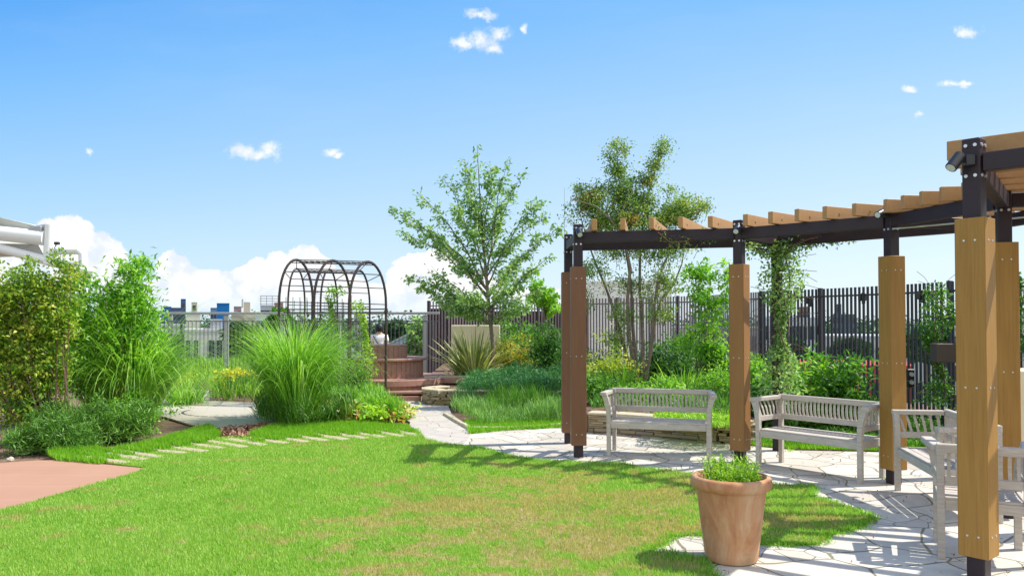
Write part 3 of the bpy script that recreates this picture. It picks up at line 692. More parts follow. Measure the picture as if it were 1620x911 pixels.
def beam(a, b, nm='beam', w=.1, z0=BZ0, z1=BZ1, inset=.055):
    a = Vector((a[0], a[1], 0)) - po; b = Vector((b[0], b[1], 0)) - po; dr = (b - a).normalized(); zc = Vector((0, 0, (z0 + z1) / 2)); h = z1 - z0
    m = MB(); A = a + dr * inset + zc; Bv = b - dr * inset + zc
    m.bar(A, Bv, w * .9, h, bev=.005)
    return m.build(nm, M['steel'], per)
for i in range(4): beam(inner[i], inner[i + 1]); beam(outer[i], outer[i + 1])
for i in range(5): beam(inner[i], outer[i], z1=BZ1 - .005, z0=BZ0 + .005, w=.085)
nr = [5, 5, 5, 6]
for i in range(4):
    for k in range(nr[i]):
        f = (.10 + .19 * k) if i < 3 else (.07 + .168 * k)
        a = Vector(inner[i]).lerp(Vector(inner[i + 1]), f); b = Vector(outer[i]).lerp(Vector(outer[i + 1]), f)
        a = Vector((a.x, a.y, 0)); b = Vector((b.x, b.y, 0)); dr = (b - a).normalized()
        m = MB(); m.bar(a - dr * .17 - po + Vector((0, 0, BZ1 + .0655)), b + dr * .2 - po + Vector((0, 0, BZ1 + .0655)), .058, .128, bev=.004)
        rf = m.build('rafter', M['rafter'], per)
        m = MB(); sd_ = Vector((-dr.y, dr.x, 0))
        for s_ in (-1, 1):
            c = a - po + sd_ * .0285 * s_ + Vector((0, 0, BZ1 + .06)) + dr * .02; m.tube([c, c + sd_ * .006 * s_], .012, 8)
        m.build('screw_cover', M['rafter'], rf)
# first rafter beyond the near end frame
# bracing rods in the P2 - near bay
q = MB()
q.tube([Vector((3.72, 7.75, 2.5)) - po, Vector((5.0, 6.25, 2.5)) - po], .008, 6); q.tube([Vector((4.72, 8.05, 2.5)) - po, Vector((3.95, 6.6, 2.5)) - po], .008, 6)
q.build('bracing_rod', M['bolt'], per)
# spotlights bolted to the post heads
def spot(x, y, z, aim, side):
    c = Vector((x, y, z)) - po; ax = Vector(aim).normalized(); sdv = Vector(side)
    m = MB(); m.tube([c, c + sdv * .07], .016, 10); m.box(c + sdv * .01, (.06, .06, .07), bev=.006)
    e = c + sdv * .095; m.tube([e - ax * .045, e - ax * .04, e + ax * .07], [.026, .035, .035], 18)
    s_ = m.build('spotlight', M['black'], per, smooth=True)
    m = MB(); m.tube([e + ax * .068, e + ax * .073], .028, 16); m.build('lens', M['lens'], s_)
spot(2.9 - .05, 4.98 - .04, 2.60, (-.62, -.2, -.7), (-.9, -.1, 0))
spot(3.75 - .055, 7.86 - .03, 2.66, (-.75, -.5, -.35), (-.8, -.5, 0))
spot(2.57 - .03, 9.0 - .05, 2.63, (-.4, -.7, -.5), (-.3, -.9, 0))
spot(.78, 9.4 - .055, 2.64, (.1, -.8, -.6), (0, -1, 0))

# ================================================================== BENCHES
def make_bench(Ln, Dp, name, label, cat, nsl=24, narm=6):
    root = empty(name, label=label, cat=cat, group='weathered teak seats under the pergola' if cat == 'bench' else None)
    x = Ln / 2; y = Dp / 2; SH_ = .42; TP = .77; mt = M['bench']; fl = .055
    # front legs: straight to the seat, then curving outwards to carry the arm
    for s_ in (-1, 1):
        m = MB(); pr = [(0, 0), (0, .22), (0, .44), (.004, .52), (.014, .60), (.032, .67), (.055, .73)]
        vs = []; fs = []
        for i, (dx, z) in enumerate(pr):
            wx = .046 if i < 3 else .046 + .02 * (i - 2) / 4
            cxx = s_ * (x + dx); 
            for (a, b) in ((-1, -1), (1, -1), (1, 1), (-1, 1)): vs.append((cxx + a * wx / 2, -y + b * .023, z))
        for i in range(len(pr) - 1):
            for k in range(4): fs.append((i * 4 + k, i * 4 + (k + 1) % 4, i * 4 + 4 + (k + 1) % 4, i * 4 + 4 + k))
        fs += [(3, 2, 1, 0), tuple(4 * (len(pr) - 1) + k for k in range(4))]
        m.add(vs, fs); m.build('leg', mt, root)
        m = MB(); m.box((s_ * x, y, .365), (.046, .046, .73), bev=.003); m.build('leg', mt, root)
    # backrest
    m = MB(); m.box((0, y, TP - .03), (Ln + .05, .05, .06), bev=.006); m.box((0, y, .525), (Ln - .046, .035, .06), bev=.004)
    n = nsl
    for i in range(n):
        xx = -x + .05 + (Ln - .1) * i / (n - 1); pv = None
        prof = [(-.008, .555), (.006, .60), (.010, .65), (-.004, .71)]
        for a, b in zip(prof[:-1], prof[1:]): m.bar((xx, y - a[0], a[1]), (xx, y - b[0], b[1] + .003), .022, .010, up=(0, 1, 0))
    m.build('backrest', mt, root)
    # arms: a slanted slatted panel on each side
    for s_ in (-1, 1):
        m = MB(); A = Vector((s_ * (x + .012), y - .03, TP - .032)); Bq = Vector((s_ * (x + .062), -y - .03, TP - .04))
        m.bar(A, Bq, .075, .042, bev=.005)
        m.bar((s_ * x, y - .02, .525), (s_ * (x + .01), -y + .02, .525), .03, .055, bev=.003)
        for i in range(narm):
            t_ = (i + .8) / (narm + .6); p0 = Vector((s_ * x, y - .02, .55)).lerp(Vector((s_ * (x + .01), -y + .02, .55)), t_); p1 = A.lerp(Bq, t_) + Vector((0, 0, -.015)); md = p0.lerp(p1, .5) + Vector((-s_ * .008, 0, 0))
            m.bar(p0, md, .022, .010, up=(1, 0, 0)); m.bar(md, p1, .022, .010, up=(1, 0, 0))
        m.build('armrest', mt, root)
    # seat of lengthwise slats on a frame
    m = MB(); ns = 6; dd = (Dp + .02) / ns
    for i in range(ns):
        yy_ = -y - .005 + dd * (i + .5); m.box((0, yy_, SH_ - .011 - .012 * math.sin(math.pi * (i + .5) / ns)), (Ln - .05, dd - .014, .02), bev=.003)
    m.build('seat', mt, root)
    m = MB(); m.box((0, -y + .004, SH_ - .057), (Ln - .046, .03, .068), bev=.003); m.box((0, y, SH_ - .057), (Ln - .046, .03, .068), bev=.003)
    for s_ in (-1, 1): m.box((s_ * x, 0, SH_ - .05), (.03, Dp - .046, .08), bev=.003)
    m.build('seat_frame', mt, root)
    return root
b1 = make_bench(1.15, .44, 'garden_bench', 'weathered grey slatted bench in front of the stone wall, farthest left', 'bench')
b1.location = (1.76, 9.52, .008); b1.rotation_euler[2] = R(-16)
def place_copy(src, loc, rz, label):
    c = copy_tree(src); c.location = loc; c.rotation_euler[2] = rz; c['label'] = label; return c
place_copy(b1, (3.235, 8.45, .008), R(-51), 'weathered grey bench between two wood clad posts, angled to the right')
place_copy(b1, (3.74, 6.93, .008), R(-101), 'grey bench seen end on behind the nearest post')
ch = make_bench(.50, .46, 'garden_armchair', 'weathered grey armchair with slatted sides nearest the camera at the right edge', 'armchair', nsl=9)
ch.location = (3.21, 5.49, .008); ch.rotation_euler[2] = R(-12 + 0)
ch.rotation_euler[2] = R(155)

# ================================================================== POT
pc = G(1157, 886); pot = empty('flower_pot', pc + Vector((0, 0, .01)), label='large terracotta pot on the stone paving beside the lawn', cat='flower pot')
m = MB(); m.lathe([(0, 0), (.155, 0), (.168, .006), (.172, .02), (.185, .12), (.20, .24), (.214, .36), (.226, .455), (.230, .468), (.240, .474), (.256, .482), (.264, .50), (.266, .525), (.262, .545), (.25, .556), (.232, .558), (.222, .548), (.215, .52), (.21, .47)], n=72)
m.build('pot_body', M['terracotta'], pot, smooth=True)
m = MB(); m.lathe([(0, .487), (.08, .49), (.215, .482)], n=40); m.build('potting_soil', M['soil'], pot)
pb = pc + Vector((0.0, .02, .49))
hb = empty('herb_plant', pb, label='small bright green herb plant growing in the terracotta pot', cat='plant')
n = 900; a = rng.random(n) * 6.28; r_ = .13 * np.sqrt(rng.random(n)); Bb = np.stack([r_ * np.cos(a), r_ * np.sin(a), np.zeros(n)], 1)
hd = np.stack([np.cos(a), np.sin(a), np.zeros(n)], 1)
nst = 130; a = rng.random(nst) * 6.28; r_ = .15 * np.sqrt(rng.random(nst)); base_ = np.stack([r_ * np.cos(a) + .0, r_ * np.sin(a), np.zeros(nst)], 1)
tops = base_ + np.stack([np.cos(a) * .05 * r_ / .15, np.sin(a) * .05 * r_ / .15, rng.uniform(.09, .19, nst)], 1)
m = MB()
for b0, t0 in zip(base_, tops): m.tube([b0, t0], [.0025, .0015], 4)
m.build('stem', M['l_mid'], hb)
tt = rng.random((nst, 26, 1)); LP = (base_[:, None] * (1 - tt) + tops[:, None] * tt).reshape(-1, 3) + rng.normal(0, .012, (nst * 26, 3))
leaves('foliage', LP, M['l_lime'], .026, .011, hb, up=.3)

# ================================================================== ARBOR
ax0 = 16.3
arb = empty('garden_arbor', (-3.5, 15.6, 0), label='dark iron rose arbor of tall round arches with wire lattice', cat='arbor'); ao = Vector((-3.5, 15.6, 0))
def arch(pxl, pxr, pyt, y, rot, r_=.026, nm='arch'):
    L_ = W(pxl, 500, y).x; Rr = W(pxr, 500, y).x; cxm = (L_ + Rr) / 2; hw = (Rr - L_) / 2; wd = hw / math.cos(rot); zt_ = W(500, pyt, y).z
    hh = wd * 1.0 if wd < .75 else .75
    hh = .85 * (zt_ / 2.85)
    pts = []
    for z in (0, .8, 1.5): pts.append((-wd, z))
    for k in range(0, 19): a_ = math.pi * (1 - k / 18); pts.append((wd * math.cos(a_), zt_ - hh + hh * math.sin(a_)))
    for z in (1.5, .8, 0): pts.append((wd, z))
    P3 = [Vector((cxm + u_ * math.cos(rot), y + u_ * math.sin(rot), z)) - ao for u_, z in pts]
    m = MB(); m.tube(P3, r_, 8); m.build(nm, M['arbor'], arb, smooth=True); return cxm, y, zt_, wd, hh, rot
AR = [arch(447, 490, 411, 15.7, R(42)), arch(502, 550, 412, 15.5, R(42)), arch(557, 607, 414, 15.3, R(42))]
BR = [arch(461, 477, 425, 18.2, R(68), .022), arch(512, 529, 426, 18.0, R(68), .022), arch(556, 581, 428, 17.8, R(60), .022)]
def ap(A, s_):      # a point on an arch, s_ = -1..1 through the top
    cxm, y, zt_, wd, hh, rot = A; a_ = math.pi / 2 * (1 - s_); u_ = wd * math.cos(a_); return Vector((cxm + u_ * math.cos(rot), y + u_ * math.sin(rot), zt_ - hh + hh * math.sin(a_))) - ao
m = MB()
for s_ in (-1, -.75, -.5, -.25, 0, .25, .5, .75, 1):
    for S in (AR, BR):
        for i in range(2): m.tube([ap(S[i], s_), ap(S[i + 1], s_)], .009, 5)
for i in range(3):
    for s_ in (-.5, 0, .5): m.tube([ap(AR[i], s_), ap(BR[i], s_)], .009, 5)
# zigzag ribs over the crown
for S in (AR, BR):
    for i in range(2):
        for k in range(6):
            f0, f1 = k / 6, (k + 1) / 6; lo = ap(S[i], -.15).lerp(ap(S[i + 1], -.15), f0); hi = ap(S[i], .2).lerp(ap(S[i + 1], .2), f1); m.tube([lo, hi], .007, 4)
            lo = ap(S[i], .2).lerp(ap(S[i + 1], .2), f0); hi = ap(S[i], -.15).lerp(ap(S[i + 1], -.15), f1); m.tube([lo, hi], .007, 4)
# side grids
for S, sd_ in ((AR, -1), (BR, -1), (BR, 1)):
    for i in range(2):
        a, b = ap(S[i], sd_), ap(S[i + 1], sd_)
        for z in (-.35, -.75, -1.15, -1.6): m.tube([a + Vector((0, 0, z)), b + Vector((0, 0, z))], .007, 4)
        for k in range(1, 5): p = a.lerp(b, k / 5); m.tube([p + Vector((0, 0, .1)), Vector((p.x, p.y, 0))], .006, 4)
m.build('wire_lattice', M['arbor_wire'], arb)
m = MB()
for z in (W(500, 489, 15.5).z, W(500, 494, 15.5).z): m.tube([Vector((AR[0][0] - .3, 15.9, z)) - ao, Vector((AR[2][0] + .35, 15.5, z)) - ao], .014, 6)
m.build('tie_rail', M['arbor'], arb)

# ================================================================== ROUND TIERED DECK SEAT
dc = Vector((W(606, 560, 17.3).x, 17.45, 0)); dk = empty('tiered_round_bench', dc, label='round tiered brown wooden bench rising in rings at the path end', cat='round bench')
def disc_top(r, z0, z1): return [(0, z1), (r - .01, z1), (r, z1 - .01), (r, z0 + .01), (r - .01, z0), (0, z0)]
def drum(r, z0, z1, n=64, boards=True):
    m = MB(); m.lathe([(r, z0), (r, z1)], n=n)
    if boards:
        for k in range(0, int(2 * math.pi * r / .11)):
            a_ = k * .11 / r; p = Vector((r * math.cos(a_), r * math.sin(a_), 0)); m.bar(Vector((p.x, p.y, z0)), Vector((p.x, p.y, z1)), .098, .016, up=(math.cos(a_), math.sin(a_), 0))
    return m
m = MB(); m.lathe(disc_top(1.0, 0, .17), n=64); 
st = MB(); st.box((.35, -1.36, .055), (1.25, .42, .11), bev=.01); st.box((.45, -1.32, .17), (1.15, .42, .05), bev=.01); st.build('step', M['deckbrown'], dk)
m = MB(); m.lathe(disc_top(1.42, .27, .40), n=72); m.build('platform', M['deckbrown'], dk, smooth=True)
drum(1.36, 0, .27).build('platform_skirt', M['deckbrown'], dk)
drum(.84, .40, .76).build('seat_drum', M['deckbrown'], dk)
m = MB(); m.lathe(disc_top(.93, .76, .81), n=72); m.build('ring_seat', M['deckbrown'], dk, smooth=True)
drum(.49, .81, 1.06).build('table_drum', M['deckbrown'], dk)
m = MB(); m.lathe(disc_top(.51, 1.06, 1.09), n=64); m.build('round_top', M['deckbrown'], dk, smooth=True)
# terrace boards joining the platform to the right
m = MB(); m.box((1.15, .0, .335), (1.2, .9, .12), bev=.01); m.build('side_platform', M['deckbrown'], dk)

# ================================================================== PERSON behind the tiered bench, seen from the back
M['skin'] = plain('skin', (.55, .34, .25), .5, .3, 0, .05, 20, .02); M['shirt'] = plain('white_shirt', (.80, .79, .80), .8, .2, 0, .04, 12, .3)
M['hair'] = plain('black_hair', (.015, .012, .012), .5, .4, 0, .3, 60, .5); M['trousers'] = plain('dark_trousers', (.03, .035, .05), .8, .2, 0, .1, 20, .2)
px_ = W(600, 530, 19.6); person = empty('person', (px_.x, 19.6, 0), label='person with black hair in a white shirt, back turned, behind the round bench', cat='person')
def skin(name, verts, edges, rad, mat, parent, sub=2):
    me = bpy.data.meshes.new(name); me.from_pydata(verts, edges, []); me.materials.append(mat); o = bpy.data.objects.new(name, me); COL.objects.link(o); o.parent = parent
    md = o.modifiers.new('skin', 'SKIN'); md.use_smooth_shade = True
    for i, r in enumerate(rad): me.skin_vertices[0].data[i].radius = (r, r) if isinstance(r, (int, float)) else r
    me.skin_vertices[0].data[0].use_root = True
    s_ = o.modifiers.new('sub', 'SUBSURF'); s_.levels = sub; s_.render_levels = sub
    return o
def ensure_skin(name, verts, edges, rad, mat, parent, sub=2):
    me = bpy.data.meshes.new(name); me.from_pydata(verts, edges, []); me.materials.append(mat); o = bpy.data.objects.new(name, me); COL.objects.link(o); o.parent = parent
    md = o.modifiers.new('skin', 'SKIN'); md.use_smooth_shade = True
    if not me.skin_vertices:
        bm = bmesh.new(); bm.from_mesh(me); bm.verts.layers.skin.verify(); bm.to_mesh(me); bm.free()
    for i, r in enumerate(rad): me.skin_vertices[0].data[i].radius = (r, r) if isinstance(r, (int, float)) else r
    me.skin_vertices[0].data[0].use_root = True
    s_ = o.modifiers.new('sub', 'SUBSURF'); s_.levels = sub; s_.render_levels = sub; return o
bv = [(0, 0, .80), (0, 0, .95), (0, .01, 1.1), (0, .01, 1.24), (0, .0, 1.30), (0, .015, 1.38), (0, .02, 1.44), (0, .02, 1.50)]
be = [(i, i + 1) for i in range(7)]; br = [.13, .115, .125, .12, .05, .075, .085, .06]
for s_ in (-1, 1):
    b = len(bv); bv += [(s_ * .09, 0, .74), (s_ * .09, .01, .42), (s_ * .09, 0, .08), (s_ * .09, .12, .03)]; be += [(0, b), (b, b + 1), (b + 1, b + 2), (b + 2, b + 3)]; br += [.085, .055, .04, .035]
    b = len(bv); bv += [(s_ * .16, .0, 1.23), (s_ * .20, .0, 1.0), (s_ * .12, .18, .95), (s_ * .08, .25, .97)]; be += [(3, b), (b, b + 1), (b + 1, b + 2), (b + 2, b + 3)]; br += [.055, .038, .027, .024]
    h = b + 3
    for k, (dx, dz) in enumerate(((-.03, .02), (-.01, .035), (.01, .035), (.03, .025), (.035, -.01))):
        b2 = len(bv); bv += [(s_ * .08 + dx * .8, .285, .97 + dz), (s_ * .08 + dx, .33 - .01 * abs(k - 2), .965 + dz)]; be += [(h, b2), (b2, b2 + 1)]; br += [.009, .008]
ensure_skin('body', bv, be, br, M['skin'], person)
sv = [(0, 0, .86), (0, .0, 1.0), (0, .01, 1.12), (0, .01, 1.23), (0, .0, 1.275)]; se = [(0, 1), (1, 2), (2, 3), (3, 4)]; sr_ = [.155, .14, .15, .135, .07]
for s_ in (-1, 1): b = len(sv); sv += [(s_ * .165, 0, 1.225), (s_ * .195, 0, 1.08)]; se += [(3, b), (b, b + 1)]; sr_ += [.07, .058]
ensure_skin('shirt', sv, se, sr_, M['shirt'], person)
tv = [(0, 0, .84), (.095, 0, .72), (.095, .01, .42), (.095, 0, .1), (-.095, 0, .72), (-.095, .01, .42), (-.095, 0, .1)]
ensure_skin('trousers', tv, [(0, 1), (1, 2), (2, 3), (0, 4), (4, 5), (5, 6)], [.14, .1, .07, .055, .1, .07, .055], M['trousers'], person)
m = MB(); m.lathe([(0, .118), (.04, .112), (.075, .085), (.096, .03), (.098, -.02), (.088, -.07), (.06, -.085)], c=(0, .0, 1.43), n=20); m.build('hair', M['hair'], person, smooth=True)
m = MB(); m.tube([(-.13, -.09, 1.24), (-.02, -.165, 1.08), (.12, -.13, .9)], .014, 6); m.build('bag_strap', M['black'], person)

# ================================================================== BOLLARD LIGHT, ROCK, MAST, WALL BLOCK
bl = G(578, 634); bo = empty('bollard_light', (bl.x, bl.y, 0), label='grey green cylindrical bollard light among plants by the arbor', cat='bollard light')
m = MB(); m.tube([(0, 0, 0), (0, 0, .30)], .065, 20); m.build('bollard_post', plain('grey_green_paint', (.34, .42, .36), .4), bo, smooth=True)
m = MB(); m.tube([(0, 0, .30), (0, 0, .38)], .058, 20); m.build('lamp_head', plain('frosted_glass', (.55, .6, .55), .3), bo, smooth=True)
m = MB(); m.tube([(0, 0, .38), (0, 0, .42)], .072, 20); m.build('cap', plain('grey_green_cap', (.30, .38, .33), .4), bo, smooth=True)
def rock(loc, s_, label):
    bm = bmesh.new(); bmesh.ops.create_icosphere(bm, subdivisions=3, radius=1)
    for v_ in bm.verts:
        n_ = Vector(v_.co); k = 1 + .16 * math.sin(n_.x * 4.1 + 1) * math.cos(n_.y * 3.3) + .1 * math.sin(n_.z * 7 + n_.x * 5)
        v_.co = Vector((n_.x * s_[0] * k, n_.y * s_[1] * k, max(n_.z, -.5) * s_[2] * k))
    me = bpy.data.meshes.new('rock'); bm.to_mesh(me); bm.free(); me.materials.append(M['rock']); o = bpy.data.objects.new('rock', me); COL.objects.link(o); o.location = loc
    for p in me.polygons: p.use_smooth = True
    return tag(o, label, 'rock')
rock(G(852, 656) + Vector((0, 0, .06)), (.13, .11, .10), 'rounded pale rock lying in the juniper bed')
rock(G(16, 731) + Vector((0, 0, .03)), (.04, .04, .03), 'small white stone at the corner of the red paving')
ms = empty('lightning_rod', (W(893, 400, 25.5).x, 25.5, 0), label='thin metal lightning rod rising behind the slatted screen', cat='lightning rod')
m = MB(); m.tube([(0, 0, 0), (0, 0, 4.2), (0, 0, W(893, 297, 25.5).z)], [.02, .014, .006], 6); m.build('mast', M['rail'], ms)
wb = W(752, 550, 19.6); m = MB(); m.box((wb.x, 19.9, .74), (1.2, .5, 1.52), bev=.01); tag(m.build('stone_block_wall', M['concrete']), 'plain beige rendered block wall behind the striped flax', 'wall')
wb = W(1650, 640, 8.8); m = MB(); m.box((wb.x + .05, 9.0, .5), (.75, .5, 1.12), bev=.01); tag(m.build('planter_wall', M['concrete']), 'beige planter wall at the right edge behind the rear post', 'planter')

# ================================================================== WHITE CANOPY, far left
cy = 17.0
def WT(px, py, y=cy): return W(px, py, y)
cn = empty('tensile_canopy', WT(75, 420), label='white membrane canopy on thick white steel pipes, upper left', cat='canopy'); co = cn.location.copy()
def pipe(pts, r, nm='pipe'):
    m = MB(); m.tube([p - co for p in pts], r, 18); return m.build(nm, M['white'], cn, smooth=True)
pipe([WT(-160, 352), WT(72, 377)], .16, 'top_pipe'); pipe([WT(79, 356, cy), WT(76, 418, cy)], .10, 'upright_pipe')
pipe([WT(-200, 345), WT(20, 398), WT(150, 432)], .10, 'brace_pipe')
pipe([WT(80, 397), WT(124, 396), WT(131, 402), WT(131, 425)], .085, 'loop_pipe'); pipe([WT(131, 470), WT(131, 700)], .12, 'support_pipe'); pipe([WT(131, 425), WT(131, 480)], .10, 'support_pipe')
# membrane: a hanging sheet with two ridges coming to the ring at the pipe end
m = MB(); e0 = WT(-260, 262, cy - 1); ridge = [WT(-220, 296, cy - 1.2), WT(-60, 331, cy - .5), WT(0, 344, cy), WT(56, 357, cy)]; low = [WT(-220, 372, cy + 1.4), WT(-60, 358, cy + .8), WT(0, 373, cy + .3), WT(60, 364, cy + .05)]; back_ = [WT(-220, 330, cy + 5), WT(-60, 345, cy + 3), WT(0, 352, cy + 1.5), WT(60, 357, cy + .3)]
vs = []; n0 = len(ridge)
for row in (ridge, low): vs += [p - co for p in row]
vs += [p - co - Vector((0, .03, .03)) for row in (ridge, low) for p in row]
fs = [(i, i + 1, n0 + i + 1, n0 + i) for i in range(3)] + [(2 * n0 + i, 3 * n0 + i, 3 * n0 + i + 1, 2 * n0 + i + 1) for i in range(3)]
m.add(vs, fs); m.add([p - co for p in ridge + back_], [(i, i + 1, n0 + i + 1, n0 + i) for i in range(3)])
m.build('membrane', M['membrane'], cn)
m = MB(); q_ = [WT(-220, 383, cy + 1.2), WT(60, 386, cy + .9), WT(70, 404, cy + .9), WT(-220, 416, cy + 2.4)]
m.add([p - co for p in q_] + [p - co + Vector((0, .04, .02)) for p in q_], [(0, 1, 2, 3), (7, 6, 5, 4), (0, 4, 5, 1), (1, 5, 6, 2), (2, 6, 7, 3), (3, 7, 4, 0)]); m.build('lower_membrane', M['membrane'], cn)
m = MB(); m.tube([WT(48, 364) - co, WT(75, 359) - co], .07, 10); m.box(WT(60, 363) - co, (.25, .18, .14), bev=.02); m.build('clamp', M['rail'], cn)
m = MB(); m.box(WT(90, 385, cy - .1) - co, (.1, .08, .06), bev=.01); m.tube([WT(90, 385, cy - .1) - co, WT(86, 393, cy - .1) - co], .01, 6); m.build('floodlight', M['black'], cn)
m = MB(); m.tube([WT(30, 395, cy) - co, WT(55, 385, cy) - co], .02, 8); m.build('tie_rod', M['rail'], cn)

# ================================================================== CITY beyond the roof edge
def building(x0, x1, yt, yb_px, dist, col, label, floors=3, cols=5, roofbits=True, win=True, depth=12, wcol='glass', name='building', band=False):
    A = W(x0, yt, dist); Bq = W(x1, yt, dist); zb = -12 if yb_px is None else W(x0, yb_px, dist).z
    cxx = (A.x + Bq.x) / 2; va_ = math.atan2(cxx, dist); w = (Bq.x - A.x) * math.cos(va_); zt_ = A.z; root = empty(name, (cxx + math.sin(va_) * depth / 2, dist + math.cos(va_) * depth / 2, -12), -va_, label=label, cat='building')
    mt = MATS.get(col) or plain('facade', tuple(x * .72 for x in col), .8, .2, 0, .06, .3, 0); MATS[col] = mt
    h = zt_ + 12; m = MB(); m.box((0, 0, h / 2), (w, depth, h)); m.build('wall', mt, root)
    m = MB(); m.box((0, 0, h + .1), (w + .02 * w, depth + .1, .2)); m.build('roof', mt, root)
    if win:
        fh = 3.0; k = 0
        for fl in range(floors):
            z = h - 1.6 - fl * fh
            if z < 1: break
            if band:
                m = MB(); m.box((0, -depth / 2 - .02, z), (w * .96, .1, 1.3)); m.build('window', M[wcol], root); continue
            for c in range(cols):
                if random.random() < .12: continue
                x = -w / 2 + w * (c + .5) / cols; m = MB(); ww = w / cols * random.choice((.55, .7, .7)); m.box((x, -depth / 2 - .02, z), (ww, .1, 1.6)); m.build('window', M[wcol], root)
    if roofbits:
        m = MB(); m.box((w * .15, 0, h + 1.1), (w * .28, depth * .4, 2.0)); m.build('roof_housing', mt, root)
    return root
building(292, 366, 524, None, 72, (.70, .68, .63), 'white apartment block with balconies behind the left railing', 3, 6, roofbits=False)
building(333, 352, 508, None, 73.5, (.48, .50, .54), 'sloping grey roofed upper storey above the white block', 1, 2, roofbits=False, depth=8)
building(295, 317, 497, None, 85, (.74, .70, .60), 'tall blank cream block behind the white apartments', 0, 0, roofbits=False, win=False)
building(247, 294, 516, None, 78, (.55, .57, .57), 'pale grey block with wide windows left of the cream block', 4, 2, roofbits=False)
building(270, 294, 488, None, 190, (.10, .14, .24), 'dark blue office block with a low tower', 5, 4, roofbits=False)
building(286, 294, 474, None, 210, (.06, .14, .34), 'slim dark blue tower rising over the office block', 5, 2, roofbits=False)
building(255, 271, 486, None, 230, (.05, .16, .42), 'low bright blue building at the far left skyline', 2, 2, roofbits=False)
building(303, 312, 479, None, 260, (.66, .62, .46), 'small cream tower on the skyline with square window', 2, 1, roofbits=False)
building(343, 363, 481, None, 160, (.015, .18, .50), 'bright blue boxy building on the skyline', 0, 0, roofbits=False, win=False)
building(333, 343, 488, None, 200, (.16, .28, .50), 'small blue grey block beside the bright blue building', 2, 2, roofbits=False)
building(366, 404, 499, None, 120, (.58, .52, .42), 'beige apartment building with long balconies', 3, 3, roofbits=True, band=True)
building(386, 408, 503, None, 112, (.70, .64, .52), 'cream house front with small windows above the round tree', 2, 3, roofbits=False)
ant = building(370, 382, 486, None, 170, (.50, .36, .30), 'pinkish rooftop tower carrying a tall antenna', 2, 2, roofbits=False)
m = MB(); m.tube([(1, 0, 70 * 0 + (W(378, 486, 170).z + 12)), (1, 0, (W(378, 472, 170).z + 12))], .18, 5); m.build('antenna', M['rail'], ant)
building(404, 434, 499, None, 100, (.66, .68, .70), 'low white building below the striped office block', 2, 4, roofbits=False)
sb = building(412, 433, 484, None, 180, (.52, .55, .60), 'grey striped office block with a frame sign on its roof', 4, 1, roofbits=False, band=True)
m = MB(); hz0 = W(420, 484, 180).z + 12; hz1 = W(420, 467, 180).z + 12
for k in range(4): m.box((-1.4 + k * 1.5 * .85, 0, (hz0 + hz1) / 2), (.16, .16, hz1 - hz0))
for k in range(4): m.box((.5, 0, hz0 + (hz1 - hz0) * (k + 1) / 4), (4.2, .16, .16))
m.build('roof_frame', M['rail'], sb)
building(434, 448, 480, None, 185, (.40, .24, .22), 'red brown block right of the striped office', 3, 2, roofbits=False)
building(361, 377, 549, None, 60, (.36, .14, .09), 'small red brick building below the round tree', 1, 2, roofbits=False, depth=5)
# grey shed between the round bench and the slatted screen
sh = empty('shed', (W(632, 540, 60).x, 64, -12), label='grey blue shed with pitched corrugated roof beyond the round bench', cat='shed')
m = MB(); a = W(606, 533, 60); b = W(660, 533, 60); w = b.x - a.x; z1 = a.z + 12; zr = W(640, 521, 60).z + 12
m.add([(-w / 2, -4, 0), (w / 2, -4, 0), (w / 2, -4, zr), (-w / 2, -4, z1 - .8), (-w / 2, 4, 0), (w / 2, 4, 0), (w / 2, 4, zr), (-w / 2, 4, z1 - .8)], [(0, 1, 2, 3), (4, 7, 6, 5), (0, 3, 7, 4), (1, 5, 6, 2), (3, 2, 6, 7)]); m.build('wall', plain('corrugated_grey', (.42, .50, .55), .6, .3, 0, .1, 2, .1), sh)
m = MB(); m.bar((-w / 2 - .1, -4.1, z1 - .8), (w / 2 + .1, -4.1, zr), .5, .12); m.build('roof_edge', M['rail'], sh)
# behind the right screen
building(928, 1062, 449, None, 55, (1.1, 1.02, .95), 'pale flat roofed building above the slatted screen', 0, 0, roofbits=False, win=False)
building(1205, 1300, 505, None, 95, (.66, .68, .70), 'long white low building behind the middle of the screen', 3, 9, roofbits=False)
building(1262, 1278, 487, None, 170, (.40, .22, .18), 'brown apartment slab beyond the fence posts', 6, 4, roofbits=False)
building(1315, 1352, 498, None, 230, (.13, .18, .26), 'bluish office block far beyond the screen', 6, 5, roofbits=False)
building(1322, 1331, 482, None, 260, (.10, .16, .28), 'slim dark tower far beyond the screen', 8, 2, roofbits=False)
building(1290, 1500, 535, None, 70, (.60, .62, .62), 'long pale hall with rows of windows behind the screen', 4, 16, roofbits=False)
building(1500, 1660, 520, None, 80, (.64, .62, .58), 'cream block behind the right end of the screen', 5, 9, roofbits=False)
building(1215, 1440, 582, None, 45, (.50, .10, .07), 'low red walled building just below the screen', 1, 14, roofbits=False, depth=6)
building(1060, 1200, 520, None, 90, (.52, .50, .47), 'grey beige block behind the bright shrub', 4, 8, roofbits=False)
building(150, 247, 520, None, 66, (.66, .66, .64), 'white block mostly hidden by the left shrubs', 3, 6, roofbits=False)

